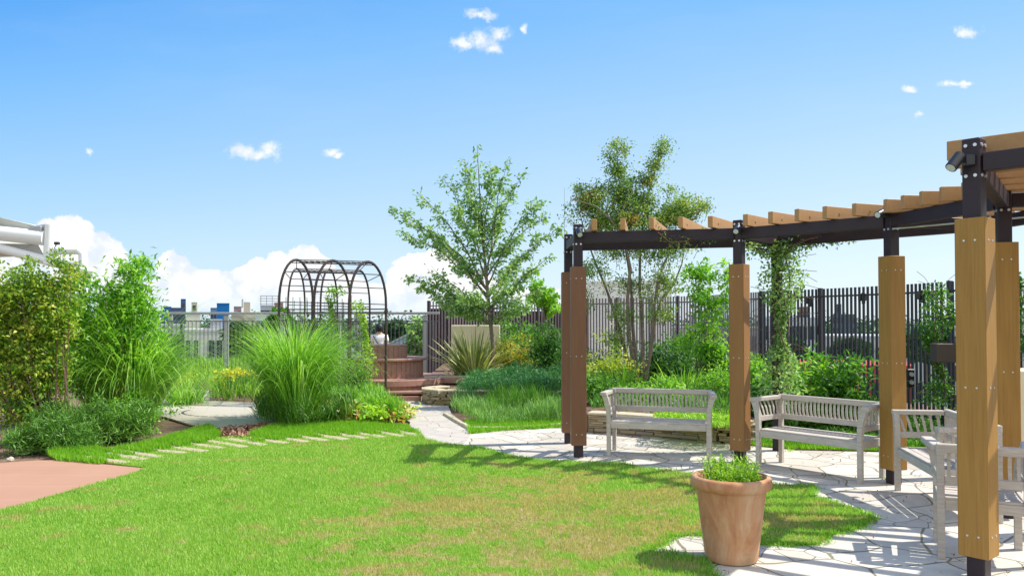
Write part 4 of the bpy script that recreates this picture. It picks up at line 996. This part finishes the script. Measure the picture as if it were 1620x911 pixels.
# far trees
def far_tree(px, py, y, rx, ry, label, ncl=160, per=60, mat='l_far', ll=.5, depth=None):
    c = W(px, py, y); s_ = y / F; base = (c.x, y, -12 if y > 30 else 0.0)
    root = empty('tree', base, label=label, cat='tree')
    bl_ = []
    for k in range(7): bl_.append((tuple(c + Vector((random.uniform(-.5, .5) * rx * s_, random.uniform(-.5, .5) * rx * s_, random.uniform(-.55, .45) * ry * s_))), (rx * s_ * .55, rx * s_ * .55, ry * s_ * .5)))
    P_, tone, u_, cc = clumps(bl_, ncl, per, rx * s_ * .10); leaves('crown', P_ - np.array(base), M[mat], ll, ll * .6, root, rnd=tone)
    m = MB(); m.tube([(0, 0, 0), (0.05, 0, (c.z - base[2]) * .6), (0, 0, (c.z - base[2]))], [.25, .2, .1] if y > 30 else [.06, .05, .03], 8); m.build('trunk', M['bark'], root)
    return root
far_tree(393, 540, 50, 27, 27, 'round dark green tree beyond the left railing', 260, 70)
far_tree(618, 527, 75, 24, 14, 'dark tree above the grey shed roof', ll=.6)
far_tree(640, 524, 110, 30, 10, 'low far tree on the skyline behind the shed', ll=.8)
far_tree(661, 534, 27, 28, 56, 'loose green tree between the shed and the slatted screen', 110, 42, 'l_tree', .15)
far_tree(440, 505, 60, 16, 20, 'green tree behind the left arch', 90, 50, 'l_mid', .4)
far_tree(1345, 552, 55, 26, 16, 'dark tree beyond the screen left of the middle post', ll=.5)
far_tree(1250, 548, 60, 24, 16, 'dark tree beyond the screen behind the vine', ll=.5)
far_tree(1465, 545, 58, 34, 24, 'dark tree beyond the screen behind the creeper', ll=.5)
# the wood-like belt of the skyline
P_ = []
for k in range(900):
    px = random.uniform(-300, 2000); y = random.uniform(250, 600); c = W(px, 508, y); P_.append((c.x, y, random.uniform(-8, 1.2)))
P_ = np.array(P_); P_ = np.repeat(P_, 70, 0) + rng.normal(size=(len(P_) * 70, 3)) * np.array([5, 5, 2.0]); P_[:, 2] = np.minimum(P_[:, 2], 5)
tag(leaves('far_trees', P_, M['l_far'], 1.5, 1.1), 'low belt of far trees along the skyline', 'trees', kind='stuff')
# small far houses
for k in range(16):
    px = [20, 70, 120, 180, 230, 470, 520, 560, 700, 800, 870, 1090, 1150, 1390, 1560, 1610][k]; w_ = random.uniform(10, 20)
    col = random.choice([(.60, .60, .58), (.5, .47, .42), (.42, .45, .5), (.66, .62, .55)])
    where = ['far left edge', 'left shrub', 'left shrub top', 'white pipes', 'left arching grass', 'left arch', 'middle arch', 'right arch', 'screen corner', 'cherry tree', 'left pergola post', 'bright shrub', 'second post', 'third post', 'near post', 'right edge'][k]
    building(px, px + w_, random.uniform(494, 501), None, random.uniform(280, 380), col, 'small distant city block on the skyline behind the ' + where, 3, 3, roofbits=False, win=False)

# ================================================================== TREES
def branch(mb, p, d_, ln, r0, seg=7, curve=.15, up=.05, out=None):
    pts = [Vector(p)]; dv = Vector(d_).normalized(); 
    for i in range(seg):
        dv = (dv + Vector((random.gauss(0, curve * .3), random.gauss(0, curve * .3), up / seg * 3))).normalized(); pts.append(pts[-1] + dv * ln / seg)
    mb.tube(pts, [max(.003, r0 * (1 - .8 * i / seg)) for i in range(seg + 1)], 6)
    return pts
def cherry():
    base = Vector((W(778, 600, 17.4).x, 17.5, .36)); root = empty('tree', base, label='airy young cherry tree with spreading leafy branches behind the flax', cat='tree')
    mb = MB(); H = W(755, 228, 17.4).z - base.z; lp = []; ld = []
    tr = [Vector((0, 0, 0)), Vector((.02, 0, .7)), Vector((-.06, 0, 1.5)), Vector((-.14, .02, 2.4)), Vector((-.22, 0, 3.3)), Vector((-.28, 0, 4.2)), Vector((-.33, 0, H))]
    mb.tube(tr, [.052, .046, .04, .032, .022, .013, .004], 10)
    def trat(z):
        for a, b in zip(tr[:-1], tr[1:]):
            if a.z <= z <= b.z: return a.lerp(b, (z - a.z) / (b.z - a.z))
        return tr[-1]
    # (height of leaving the trunk, end px, end py, depth offset)
    ends = [(1.35, 690, 430, -.5), (1.4, 648, 437, .3), (1.45, 850, 460, .4), (1.5, 870, 405, -.4), (1.7, 625, 335, .2), (1.8, 635, 372, -.5), (1.75, 890, 362, .3), (1.9, 660, 305, -.3), (2.0, 850, 322, -.2), (2.1, 700, 280, .4), (2.2, 862, 345, .6),
            (2.3, 825, 280, .1), (2.2, 800, 268, -.4), (2.6, 735, 255, .3), (2.5, 720, 330, -.7), (2.6, 790, 330, .7), (2.9, 780, 268, -.1), (1.6, 740, 470, -.9), (1.55, 800, 440, -.9), (1.9, 700, 385, .9), (1.8, 830, 400, .9), (3.0, 740, 300, -.3), (1.5, 700, 470, .5), (1.6, 835, 430, -.3), (1.2, 705, 478, -.3), (1.15, 668, 455, .5), (1.2, 835, 485, -.5), (1.9, 648, 350, .6)]
    for (z, ex, ey, dy) in ends:
        dens = random.uniform(.35, 1.15)
        a = trat(z); e = W(ex, ey, 17.5 + dy) - base; d0 = (e - a); ln = d0.length; seg = 9; pts = []
        sag = .10 * ln
        for i in range(seg + 1):
            t_ = i / seg; p = a.lerp(e, t_) + Vector((0, 0, sag * math.sin(math.pi * t_) * (1 if e.z - a.z > 1.2 else .2))) + Vector((random.gauss(0, .015), random.gauss(0, .015), random.gauss(0, .015))) * (1 if 0 < i < seg else 0); pts.append(p)
        mb.tube(pts, [max(.0035, (.010 + .010 * ln / 2) * (1 - .85 * i / seg)) for i in range(seg + 1)], 6)
        for i in range(2, seg + 1):
            for k in range(3):
                p = pts[i - 1].lerp(pts[i], random.random()); dv = (d0.normalized() + Vector((random.gauss(0, .75), random.gauss(0, .75), random.gauss(0, .45)))).normalized(); l2 = random.uniform(.08, .42) * (1.2 - .6 * i / seg)
                q = p + dv * l2; mb.tube([p, q], [.004, .002], 4, cap=False)
                for j in range(int((9 + l2 * 66) * dens * random.choice((.3, .8, 1.3)))):
                    t_ = random.random(); lp.append(p.lerp(q, t_) + Vector((random.gauss(0, .05), random.gauss(0, .05), random.gauss(-.02, .045)))); ld.append(dv)
    for i in range(170): z = random.uniform(2.9, H); p = trat(z) + Vector((random.gauss(0, .07), random.gauss(0, .07), 0)); lp.append(p); ld.append(Vector((0, 0, .3)))
    mb.build('trunk', M['bark'], root)
    leaves('crown', np.array(lp), M['l_tree'], .105, .050, root, droop=.7, dirs=np.array(ld), up=.2)
cherry()
def maple():
    base = Vector((W(1012, 610, 15).x, 15.1, .27)); root = empty('tree', base, label='multi stemmed small leaved tree with two tall upright tips behind the pergola', cat='tree')
    mb = MB(); y0 = 15.1; lobes = []
    stems = [[(1008, 612), (985, 540), (965, 470), (935, 400), (915, 330)], [(1012, 612), (1002, 540), (1000, 460), (985, 360), (975, 230)], [(1016, 612), (1018, 520), (1010, 440), (1020, 330), (1047, 228)],
             [(1018, 612), (1032, 540), (1035, 470), (1055, 400), (1115, 325)], [(1010, 612), (990, 500), (1000, 400), (955, 330), (905, 315)], [(1014, 612), (1030, 560), (1040, 480), (1075, 440), (1090, 350)]]
    for k, s_ in enumerate(stems):
        dy = [.3, 0, .1, -.3, -.5, .6][k]; pts = [W(a, b, y0 + dy * i / 4) - base for i, (a, b) in enumerate(s_)]; pts[0].z = 0; pts[0] += Vector((0, 0, 0))
        sp_ = smooth_poly(pts, 1, False); mb.tube(sp_, [max(.006, .042 * (1 - .88 * i / (len(sp_) - 1))) for i in range(len(sp_))], 7)
    B_ = [(985, 310, 26, 34, 200), (978, 268, 16, 22, 70), (966, 248, 8, 16, 26), (988, 240, 6, 16, 20), (975, 228, 4, 8, 8), (1046, 238, 7, 14, 30), (1050, 226, 4, 6, 8), (1036, 262, 8, 18, 40), (1028, 285, 12, 16, 46), (1020, 312, 16, 20, 70), (916, 300, 10, 10, 20), (1080, 318, 12, 8, 24), (950, 300, 16, 14, 30), (1066, 332, 20, 12, 50), (1010, 280, 8, 12, 10), (1060, 300, 10, 8, 8), (905, 340, 10, 12, 16), (935, 320, 28, 24, 190), (955, 350, 30, 24, 170), (1000, 345, 40, 30, 300), (1085, 335, 30, 17, 140), (1050, 350, 40, 20, 200), (1110, 325, 14, 10, 40), (985, 390, 55, 25, 180), (1050, 395, 50, 25, 160), (935, 425, 25, 22, 60), (1000, 450, 50, 25, 90), (1050, 445, 35, 30, 90), (985, 500, 40, 30, 50), (975, 540, 24, 30, 50), (1050, 500, 30, 16, 50), (925, 470, 14, 20, 30)]
    lp = []; tn = []
    for (px, py, rx, ry, n_) in B_:
        c, r = blob(px, py, y0, rx, ry, .45 if rx > 20 else .15); P_, tone, u_, cc = clumps([(c, r)], max(6, int(n_ * .42)), 28, .085, .6); lp.append(P_); tn.append(tone)
        for q in cc[::3]:
            q = Vector(q) - base; a = Vector((q.x * .92, q.y * .8, q.z - .18)); mb.tube([a, q], [.006, .002], 4, cap=False)
    lp = np.concatenate(lp) - np.array(base); tn = np.concatenate(tn)
    mb.build('trunk', M['bark'], root); leaves('crown', lp, M['l_maple'], .058, .030, root, droop=.3, rnd=tn)
    P_, tone, u_, cc = clumps([blob(925, 318, y0 - .2, 16, 13, .3), blob(1022, 288, y0, 5, 8, .1), blob(1000, 350, y0 - .3, 14, 6, .1)], 26, 22, .04); leaves('reddish_leaves', P_ - np.array(base), M['l_red'], .045, .024, root, droop=.3)
maple()
far_tree(860, 470, 20.5, 30, 40, 'slender green tree beside the left pergola posts', 60, 40, 'l_bright', .09)
shrub('shrub', 'tall bright green leafy shrub in front of the slatted screen', 'shrub', (W(1120, 600, 14.6).x, 14.6, .27), [blob(1110, 430, 14.6, 24, 30), blob(1122, 480, 14.6, 34, 40), blob(1105, 530, 14.6, 30, 30), blob(1150, 450, 14.6, 14, 50), blob(1130, 560, 14.6, 26, 30)], 130, 26, .07, .09, .045, 'l_bright', 9, droop=.2)

# ================================================================== BEDS, right half
def flax(name, base, n, ln, label, mat='l_flax', w=.05, lean=(.1, .75), dr=.35, seg=5, r0=.15, cat='plant', part='leaf_fan', group=None, curl=1.3):
    root = empty(name, base, label=label, cat=cat, group=group); a = rng.random(n) * 6.28; r_ = r0 * np.sqrt(rng.random(n)); B = np.stack([r_ * np.cos(a), r_ * np.sin(a), np.zeros(n)], 1)
    hd = np.stack([np.cos(a), np.sin(a), np.zeros(n)], 1); blades(part, B, ln * rng.uniform(.55, 1.1, n), rng.uniform(*lean, n), M[mat], w, root, seg, dr, hdir=hd, curl=curl); return root
f0 = W(748, 590, 16.9); flax('striped_flax', (f0.x, 17.7, .36), 300, 1.15, 'striped spiky flax plant before the beige wall', w=.05, lean=(.05, .9), dr=.25, r0=.28)
f0 = W(700, 590, 17.2); flax('striped_flax', (f0.x + .25, 18.0, .3), 20, .6, 'small spiky tuft at the left of the flax', w=.03, lean=(.3, .9), dr=.3, r0=.1)
def low(name, label, x, y, z, rx, ry, h, ncl, per, sp, ll, lw, mat, cat='plant', stems=0, **k):
    return shrub(name, label, cat, (x, y, z), [((x, y, z + h * .45), (rx, ry, h * .5))], ncl, per, sp, ll, lw, mat, stems, **k)
def atg(px, py, h=0): g_ = G(px, py, h); return g_.x, g_.y
x, y = atg(815, 596, .36); low('shrub', 'yellow and reddish leaved low shrub right of the cherry trunk', x, 17.9, .36, .55, .4, .85, 90, 26, .08, .075, .035, 'l_yellow', 'shrub', 4, second=('l_red', .18))
low('shrub', 'rounded green shrub behind the yellow leaved one', W(850, 560, 18.6).x, 18.6, .36, .8, .6, 1.15, 130, 30, .09, .08, .04, 'l_mid', 'shrub', 5)
low('shrub', 'dark leafy shrub just left of the pergola end posts', W(870, 545, 16.2).x, 16.4, .36, .45, .4, 1.3, 90, 28, .08, .08, .04, 'l_deep', 'shrub', 5)
low('shrub', 'dense green bush at the foot of the screen corner', W(800, 540, 22).x, 22, .3, 1.2, .6, 1.3, 120, 30, .11, .1, .05, 'l_mid', 'shrub', 5)
def needle_bed(name, label, poly, n, h, mat, z=.0, w=.012, lean=(.2, .9), kind=None, cat='juniper', mound=0.5, dr=.3, fluff=.8):
    pp = scatter(poly, n); B = np.zeros((n, 3)); B[:, :2] = pp; B[:, 2] = z
    wv = 1 + mound * np.sin(pp[:, 0] * 4.3 + 1.3 * np.sin(pp[:, 1] * 3)) * np.cos(pp[:, 1] * 5.1)
    f_ = rng.random(n) ** .8 * fluff; B[:, 2] += h * wv * f_; H = h * wv * rng.uniform(.5, 1.2, n) * (1 - .75 * f_); o = blades(name, B, H, rng.uniform(*lean, n), M[mat], w, seg=3, droop=dr); return tag(o, label, cat, kind=kind)
jb2 = [((x_, y_, z_), (rx_, .5, .15)) for x_, y_, z_, rx_ in ((-.5, 15.9, .42, .5), (.1, 16.1, .5, .6), (.7, 15.8, .45, .5), (-.1, 15.3, .35, .45), (.5, 15.2, .38, .5), (.95, 16.3, .5, .4), (-.75, 15.4, .3, .3))]
shrub('juniper', 'blue green creeping juniper spreading over the round ended wall', 'juniper', (.1, 15.8, .22), jb2, 420, 44, .07, .11, .014, 'l_bluejun', 5, up=.2, droop=-.3)
needle_bed('lavender_bed', 'feathery green lavender filling the kerbed bed', GP([(712, 652), (722, 640), (890, 640), (890, 672), (760, 676)]), 7000, .26, 'l_lav', .0, .012, (.05, .6), 'stuff', 'lavender')
needle_bed('lavender_bed', 'taller grey green lavender stems in the bed middle', GP([(760, 640), (890, 632), (890, 655), (780, 662)]), 4500, .34, 'l_mid', .0, .012, (.02, .45), 'stuff', 'lavender')
# beds behind the benches
needle_bed('ground_cover', 'mixed green grassy ground cover behind the left bench', GP([(935, 650), (1180, 668), (1180, 620), (1150, 590), (940, 600)], .27), 9000, .22, 'l_mid', .27, .02, (.1, .8), 'stuff', 'ground cover')
needle_bed('ground_cover', 'pale yellow green creeping plants on top of the stone wall', GP([(1030, 672), (1180, 682), (1180, 660), (1040, 655)], .27), 6000, .09, 'l_lime', .27, .02, (.3, 1), 'stuff', 'ground cover')
low('shrub', 'yellowish rounded shrub at the foot of the multi stemmed tree', W(965, 575, 14).x, 14.2, .27, .55, .4, .95, 80, 30, .08, .06, .03, 'l_olive', 'shrub', 5)
low('shrub', 'green leafy bush behind the left end of the left bench', W(950, 625, 12.6).x, 12.8, .27, .4, .35, .5, 70, 26, .07, .08, .035, 'l_mid', 'shrub', 3)
x = W(985, 600, 13.6).x; flax('strap_leaf_plant', (x, 13.8, .27), 90, .8, 'clump of dark strap leaves under the multi stemmed tree', 'l_mid', .03, (.1, .7), .5)
x = W(1085, 600, 14).x; flax('strap_leaf_plant', (x, 14.2, .27), 160, .75, 'bright strap leaved clump behind the left bench right half', 'l_blade', .028, (.1, .8), .6, r0=.4)
x = W(1150, 600, 13).x; low('shrub', 'feathery light green bush left of the second pergola post', x, 13.2, .27, .4, .35, .7, 80, 26, .07, .07, .02, 'l_bright', 'shrub', 3)
low('shrub', 'green bush between the second post and the vine', W(1190, 600, 12.2).x, 12.3, .2, .3, .35, .95, 70, 28, .07, .075, .03, 'l_bright', 'shrub', 4)
low('laurel_bush', 'glossy large leaved laurel bush behind the middle bench', W(1275, 615, 11.6).x, 11.8, .02, .62, .4, 1.15, 110, 20, .09, .13, .05, 'l_bright', 'shrub', 8, shell=.4)
low('laurel_bush', 'glossy laurel bush just left of the third post', W(1350, 615, 11.2).x, 11.4, .02, .42, .4, 1.1, 80, 20, .09, .13, .05, 'l_mid', 'shrub', 6)
low('laurel_bush', 'dark laurel bush in shade behind the vine covered post', W(1215, 640, 11).x, 11.2, .02, .3, .3, .75, 60, 20, .08, .10, .045, 'l_deep', 'shrub', 5)
needle_bed('ground_cover', 'low green ground cover behind the middle bench', GP([(1190, 705), (1190, 685), (1400, 660), (1520, 660), (1530, 712), (1400, 712), (1260, 708)]), 14000, .10, 'l_mid', .0, .02, (.3, 1.0), 'stuff', 'ground cover')
needle_bed('ground_cover', 'leafy ground cover along the foot of the slatted screen', [(2.2, 19.5), (4.0, 17.6), (4.6, 15.5), (5.8, 12.8), (5.4, 11.6), (3.6, 12.6), (1.2, 16)], 12000, .25, 'l_mid', .2, .025, (.2, .9), 'stuff', 'ground cover')
low('shrub', 'dark leafy shrub behind the strap leaved clumps', W(1040, 590, 15.8).x, 15.8, .27, .7, .4, .95, 110, 28, .09, .08, .04, 'l_deep', 'shrub', 5)
low('shrub', 'mid green shrub before the screen left of the bright tall shrub', W(1075, 580, 16.6).x, 16.6, .27, .5, .4, 1.2, 90, 26, .1, .09, .04, 'l_mid', 'shrub', 5)
low('shrub', 'bright leafy bush just behind the left bench back', W(1050, 630, 12.2).x, 12.5, .27, .5, .3, .42, 70, 26, .07, .07, .03, 'l_bright', 'shrub', 3)
low('shrub', 'dark shrub at the foot of the bright tall shrub', W(1150, 600, 14.6).x, 14.6, .27, .5, .35, .75, 80, 26, .08, .08, .035, 'l_deep', 'shrub', 4)
low('shrub', 'small leaved shrub right behind the left pair of posts', W(945, 590, 14.8).x, 14.8, .27, .5, .4, .8, 90, 30, .08, .05, .025, 'l_mid', 'shrub', 4)
# vines
def vine(name, label, path, n, spread, mat, ll=.06, lw=.035, stems=3, droop=.4, hang=0):
    b0 = Vector(path[0]); root = empty(name, b0, label=label, cat='vine'); P_ = path_pts(path, .04); lp = []
    for i in range(n):
        p = random.choice(P_); a_ = random.random() * 6.28; r_ = spread * (random.random() ** .6) * (.55 + .45 * math.sin(p.z * 5 + p.x * 3)); q = p + Vector((math.cos(a_) * r_, math.sin(a_) * r_, random.gauss(0, .05))); lp.append(q - b0)
    leaves('foliage', np.array(lp), M[mat], ll, lw, root, droop=droop)
    m = MB()
    for k in range(stems):
        m.tube([p - b0 + Vector((math.sin(p.z * 4 + k * 2) * spread * .3, math.cos(p.z * 4 + k * 2) * spread * .3, 0)) for p in P_[::4]], .008, 5)
    for k in range(int(n / 60)):
        p = random.choice(P_) - b0; dv = Vector((random.gauss(0, 1), random.gauss(0, 1), random.gauss(0, .4))).normalized() * spread * 1.4; m.tube([p, p + dv * .6 + Vector((0, 0, .04)), p + dv], .003, 4)
    m.build('stem', M['twig'], root); return root
vine('climbing_vine', 'thick leafy vine climbing the rear pergola post', [(3.30, 9.74, .75), (3.28, 9.74, 1.3), (3.3, 9.74, 1.9), (3.32, 9.72, 2.5)], 2700, .30, 'l_tree', .055, .035)
vine('climbing_vine', 'vine spreading under the beam from the rear post top', [(2.9, 9.7, 2.5), (3.25, 9.8, 2.45), (3.6, 9.5, 2.58), (3.95, 9.3, 2.62)], 1100, .22, 'l_tree', .05, .03)
vine('climbing_vine', 'small vine sprig trailing over the front beam between two posts', [(1.70, 9.15, 2.62), (1.78, 9.12, 2.5), (1.95, 9.1, 2.5), (2.4, 9.15, 2.62)], 170, .09, 'l_maple', .04, .022, 1)
vc = W(1475, 530, 11.6); vine('fence_creeper', 'creeper hanging on the screen left of the nearest post', [W(1480, 460, 11.4), W(1490, 500, 11.4), W(1468, 540, 11.4), W(1490, 590, 11.4), W(1480, 640, 11.3)], 1500, .3, 'l_mid', .07, .035, 3)
vine('fence_creeper', 'creeper on the screen at the right edge', [W(1612, 440, 10.0), W(1615, 500, 10.0), W(1625, 560, 9.9)], 500, .2, 'l_mid', .07, .035, 2)
pb_ = W(1497, 558, 11.0); m = MB(); m.box(pb_, (.36, .2, .26), bev=.01); tag(m.build('hanging_planter', plain('dark_planter', (.09, .065, .05), .7)), 'dark brown planter box hung on the screen', 'planter')
# seedlings growing through the paving
for k, (px, py, s_) in enumerate([(1172, 737, .16), (1405, 760, .05), (1250, 714, .06)]):
    gp = G(px, py); flax('paving_weed', (gp.x, gp.y, .01), 60 if k == 0 else 25, s_, ['grassy tuft at the foot of the second post', 'tiny weed beside the third post foot', 'small tuft at the vine post foot'][k], 'l_lime', .008, (.1, .8), .5, 3, .05, 'weed')

# ================================================================== LEFT HALF
lp_ = scatter(GP([(305, 676), (345, 679), (395, 675), (425, 672), (428, 676), (395, 690), (380, 696), (350, 690)]), 900); lp_ = np.concatenate([lp_, rng.uniform(.0, .03, (len(lp_), 1))], 1)
tag(leaves('fallen_leaves', lp_, M['l_litter'], .06, .035, up=2.0), 'reddish fallen leaves on the soil patch before the left path', 'fallen leaves', kind='stuff')
x0, y0 = atg(60, 712); bb = (x0, y0 + .6, 0)
Y = y0 + .7
shrub('shrub', 'large yellow green shrub with brown twigs at the left edge', 'shrub', bb, [blob(20, 480, Y, 50, 55), blob(60, 450, Y, 32, 38), blob(80, 510, Y, 42, 55), blob(20, 560, Y, 52, 60), blob(68, 590, Y, 34, 44), blob(40, 640, Y, 48, 36), blob(105, 440, Y, 14, 28), blob(-40, 540, Y, 60, 110)], 520, 40, .075, .062, .034, 'l_olive', 40, sr=.014, second=('l_mid', .35))
Y2 = 12.6
shrub('feathery_tree', 'bright green feathery small tree left of the railing', 'tree', (W(180, 600, Y2).x, Y2, 0), [blob(213, 430, Y2, 26, 26), blob(205, 475, Y2, 38, 30), blob(150, 455, Y2, 22, 18), blob(180, 530, Y2, 60, 40), blob(110, 460, Y2, 26, 38), blob(235, 500, Y2, 18, 30), blob(140, 500, Y2, 30, 30), blob(105, 520, Y2, 30, 40), blob(220, 560, Y2, 34, 30), blob(125, 580, Y2, 40, 40)], 300, 38, .10, .105, .038, 'l_bright', 14, sr=.018, droop=.25, part='crown')
low('shrub', 'small round bush by the railing end', W(258, 510, 17).x, 17, .5, .28, .25, 1.05, 50, 28, .07, .07, .035, 'l_mid', 'shrub', 2)
def fountain(px, py, n, ln, label, r0=.35, lean=(.05, .62), dr=.75, w=.018, mat='l_blade', seg=9):
    g_ = G(px, py); return flax('arching_grass', (g_.x, g_.y, 0), n, ln, label, mat, w, lean, dr, seg, r0, 'ornamental grass', 'blades', 'clumps of arching ornamental grass', curl=1.9)
fountain(466, 668, 1900, 1.95, 'big arching grass clump between the left path and the arbor', .26, (.0, .25), 1.7, .017)
fountain(210, 664, 1300, 2.2, 'arching grass clump in front of the feathery tree', .36, (.0, .45), 1.8, .018)
fountain(160, 655, 420, 1.8, 'thinner arching grass beside the big yellow green shrub', .25, (.05, .45), 1.7, .016)
g_ = W(295, 600, 15.5); flax('arching_grass', (g_.x, 15.5, 0), 320, 1.0, 'low pale arching grass at the far edge of the left path', 'l_blade', .018, (.2, .9), .8, 8, .3, 'ornamental grass', 'blades', 'clumps of arching ornamental grass')
fountain(472, 670, 260, 2.15, 'looser outer blades leaning from the big grass clump', .3, (.1, .45), 1.6, .014)
g_ = G(452, 676); needle_bed('ground_cover', 'dark fine needles at the foot of the big arching grass', GP([(400, 672), (430, 652), (500, 650), (560, 655), (560, 672), (480, 680)]), 5000, .38, 'l_juniper', 0, .014, (.2, .9), 'stuff', 'ground cover')
jb = [blob(px_, py_, yy_, rx_, ry_, .35) for px_, py_, yy_, rx_, ry_ in ((45, 698, 9.75, 34, 20), (90, 682, 10.0, 40, 30), (140, 668, 10.5, 44, 34), (190, 672, 10.7, 44, 28), (70, 665, 10.6, 40, 30), (215, 660, 11.0, 24, 24), (120, 694, 9.9, 36, 16))]
shrub('juniper_mound', 'dark green feathery juniper mound beside the red paving', 'juniper', (*atg(120, 704), 0), jb, 420, 46, .06, .10, .013, 'l_juniper', 6, up=.2, droop=-.5)
low('shrub', 'bright small leaved bush at the end of the juniper mound', *atg(205, 684), 0, .48, .35, .5, 90, 30, .07, .055, .03, 'l_bright', 'shrub', 4)
low('silver_plant', 'small pale silvery plant in the grass by the juniper mound', *atg(148, 700), 0, .24, .15, .16, 30, 24, .04, .035, .02, 'l_pale', 'plant', 2)
# bedding in front of the arbor
for (a, b, rr, mt, lb, ll_, lw_) in [(505, 668, .3, 'l_coleus', 'cream and red variegated leaves at the foot of the big grass', .10, .06), (548, 668, .28, 'l_coleus', 'variegated orange tipped plant below the bollard light', .10, .06), (590, 668, .28, 'l_lime', 'lime green bedding plant in front of the arbor', .11, .05), (625, 664, .25, 'l_coleus', 'white and red leaved plant at the path corner', .10, .06)]:
    low('bedding_plant', lb, *atg(a, b), 0, rr, .22, .26, 46, 16, .06, ll_, lw_, mt, 'plant', 2, second=('l_lime', .4))
needle_bed('ground_cover', 'loose grassy plants below the arbor', GP([(495, 662), (500, 640), (604, 632), (612, 652), (640, 662), (636, 668)]), 6500, .30, 'l_blade', 0, .022, (.05, .7), 'stuff', 'ground cover')
low('shrub', 'leafy bush inside the arbor beside the bollard light', W(552, 590, 15).x, 15.0, 0, .34, .35, .95, 60, 24, .08, .07, .035, 'l_mid', 'shrub', 6)
vine('climbing_vine', 'rose climbing the middle arches of the arbor', [W(527, 620, 15.7), W(530, 540, 15.7), W(522, 470, 15.7), W(535, 455, 15.7)], 900, .28, 'l_bright', .07, .04, 2)
vine('climbing_vine', 'rose climbing the right arch of the arbor', [W(580, 625, 15.4), W(582, 560, 15.4), W(575, 510, 15.4), W(565, 480, 15.4)], 700, .2, 'l_lime', .07, .04, 2)
vine('climbing_vine', 'rose on the left arches of the arbor', [W(470, 560, 16.2), W(462, 510, 16.2), W(448, 500, 16.2)], 300, .2, 'l_mid', .07, .04, 1)
# meadow bed along the railing
mead = GP([(250, 612), (330, 612), (335, 634), (398, 637), (450, 632), (470, 600), (600, 588), (600, 580), (100, 580), (100, 610)])
needle_bed('meadow_planting', 'mixed yellow green meadow plants below the railing', mead, 17000, .30, 'l_lime', 0, .022, (.02, .6), 'stuff', 'planting')
needle_bed('meadow_planting', 'darker green stems mixed through the meadow bed', mead, 9000, .32, 'l_mid', 0, .02, (.02, .6), 'stuff', 'planting')
for k, (px, py) in enumerate([(362, 592), (385, 590), (345, 600), (300, 596)]):
    c = W(px, py, 16.2 + k * .3); fl_ = empty('yellow_flower', (c.x, c.y, 0), label=['yellow flowering plant left of the big grass, fullest one', 'yellow flowering plant nearest the big grass', 'low yellow flowering plant by the left path', 'sparse yellow flowering plant by the pale grass'][k], cat='flower', group='yellow flowers in the meadow bed')
    P_, tone, u_, cc = clumps([((0, 0, c.z), (.28, .2, .13))], 20, 12 if k < 2 else 4, .03); leaves('blossom', P_, M['petal_y'], .045, .04, fl_)
    m = MB()
    for q in cc: m.tube([(q[0] * .4, q[1] * .4, 0), tuple(q)], .004, 4)
    m.build('stem', M['l_mid'], fl_)

# a little litter blown over the stone
lp_ = scatter(pave[:22], 700); lp_ = lp_[(lp_[:, 1] > 4.5) & (lp_[:, 1] < 12)]; lp_ = np.concatenate([lp_, np.full((len(lp_), 1), .012)], 1)
tag(leaves('leaf_litter', lp_, M['l_litter'], .028, .016, up=4.0), 'a few dry brown leaves scattered over the stone paving', 'fallen leaves', kind='stuff')
# weeds and taller tufts in the lawn
lw_ = scatter(lawn, 2600); lw_ = lw_[(lw_[:, 1] > 4.6) & (lw_[:, 1] < 11.5)]; lw_ = lw_[(np.sin(lw_[:, 0] * 2.1 + lw_[:, 1]) + np.sin(lw_[:, 1] * 3.3 - lw_[:, 0] * 1.7)) > .2]
lw_ = np.repeat(lw_, 9, 0) + rng.normal(0, .018, (len(lw_) * 9, 2)); B = np.concatenate([lw_, np.full((len(lw_), 1), .016)], 1)
tag(blades('lawn_tufts', B, rng.uniform(.02, .055, len(B)), rng.uniform(.3, 1.0, len(B)), M['grassfresh'], .007, seg=2, droop=.5), 'taller darker tufts scattered through the lawn', 'grass', kind='stuff')
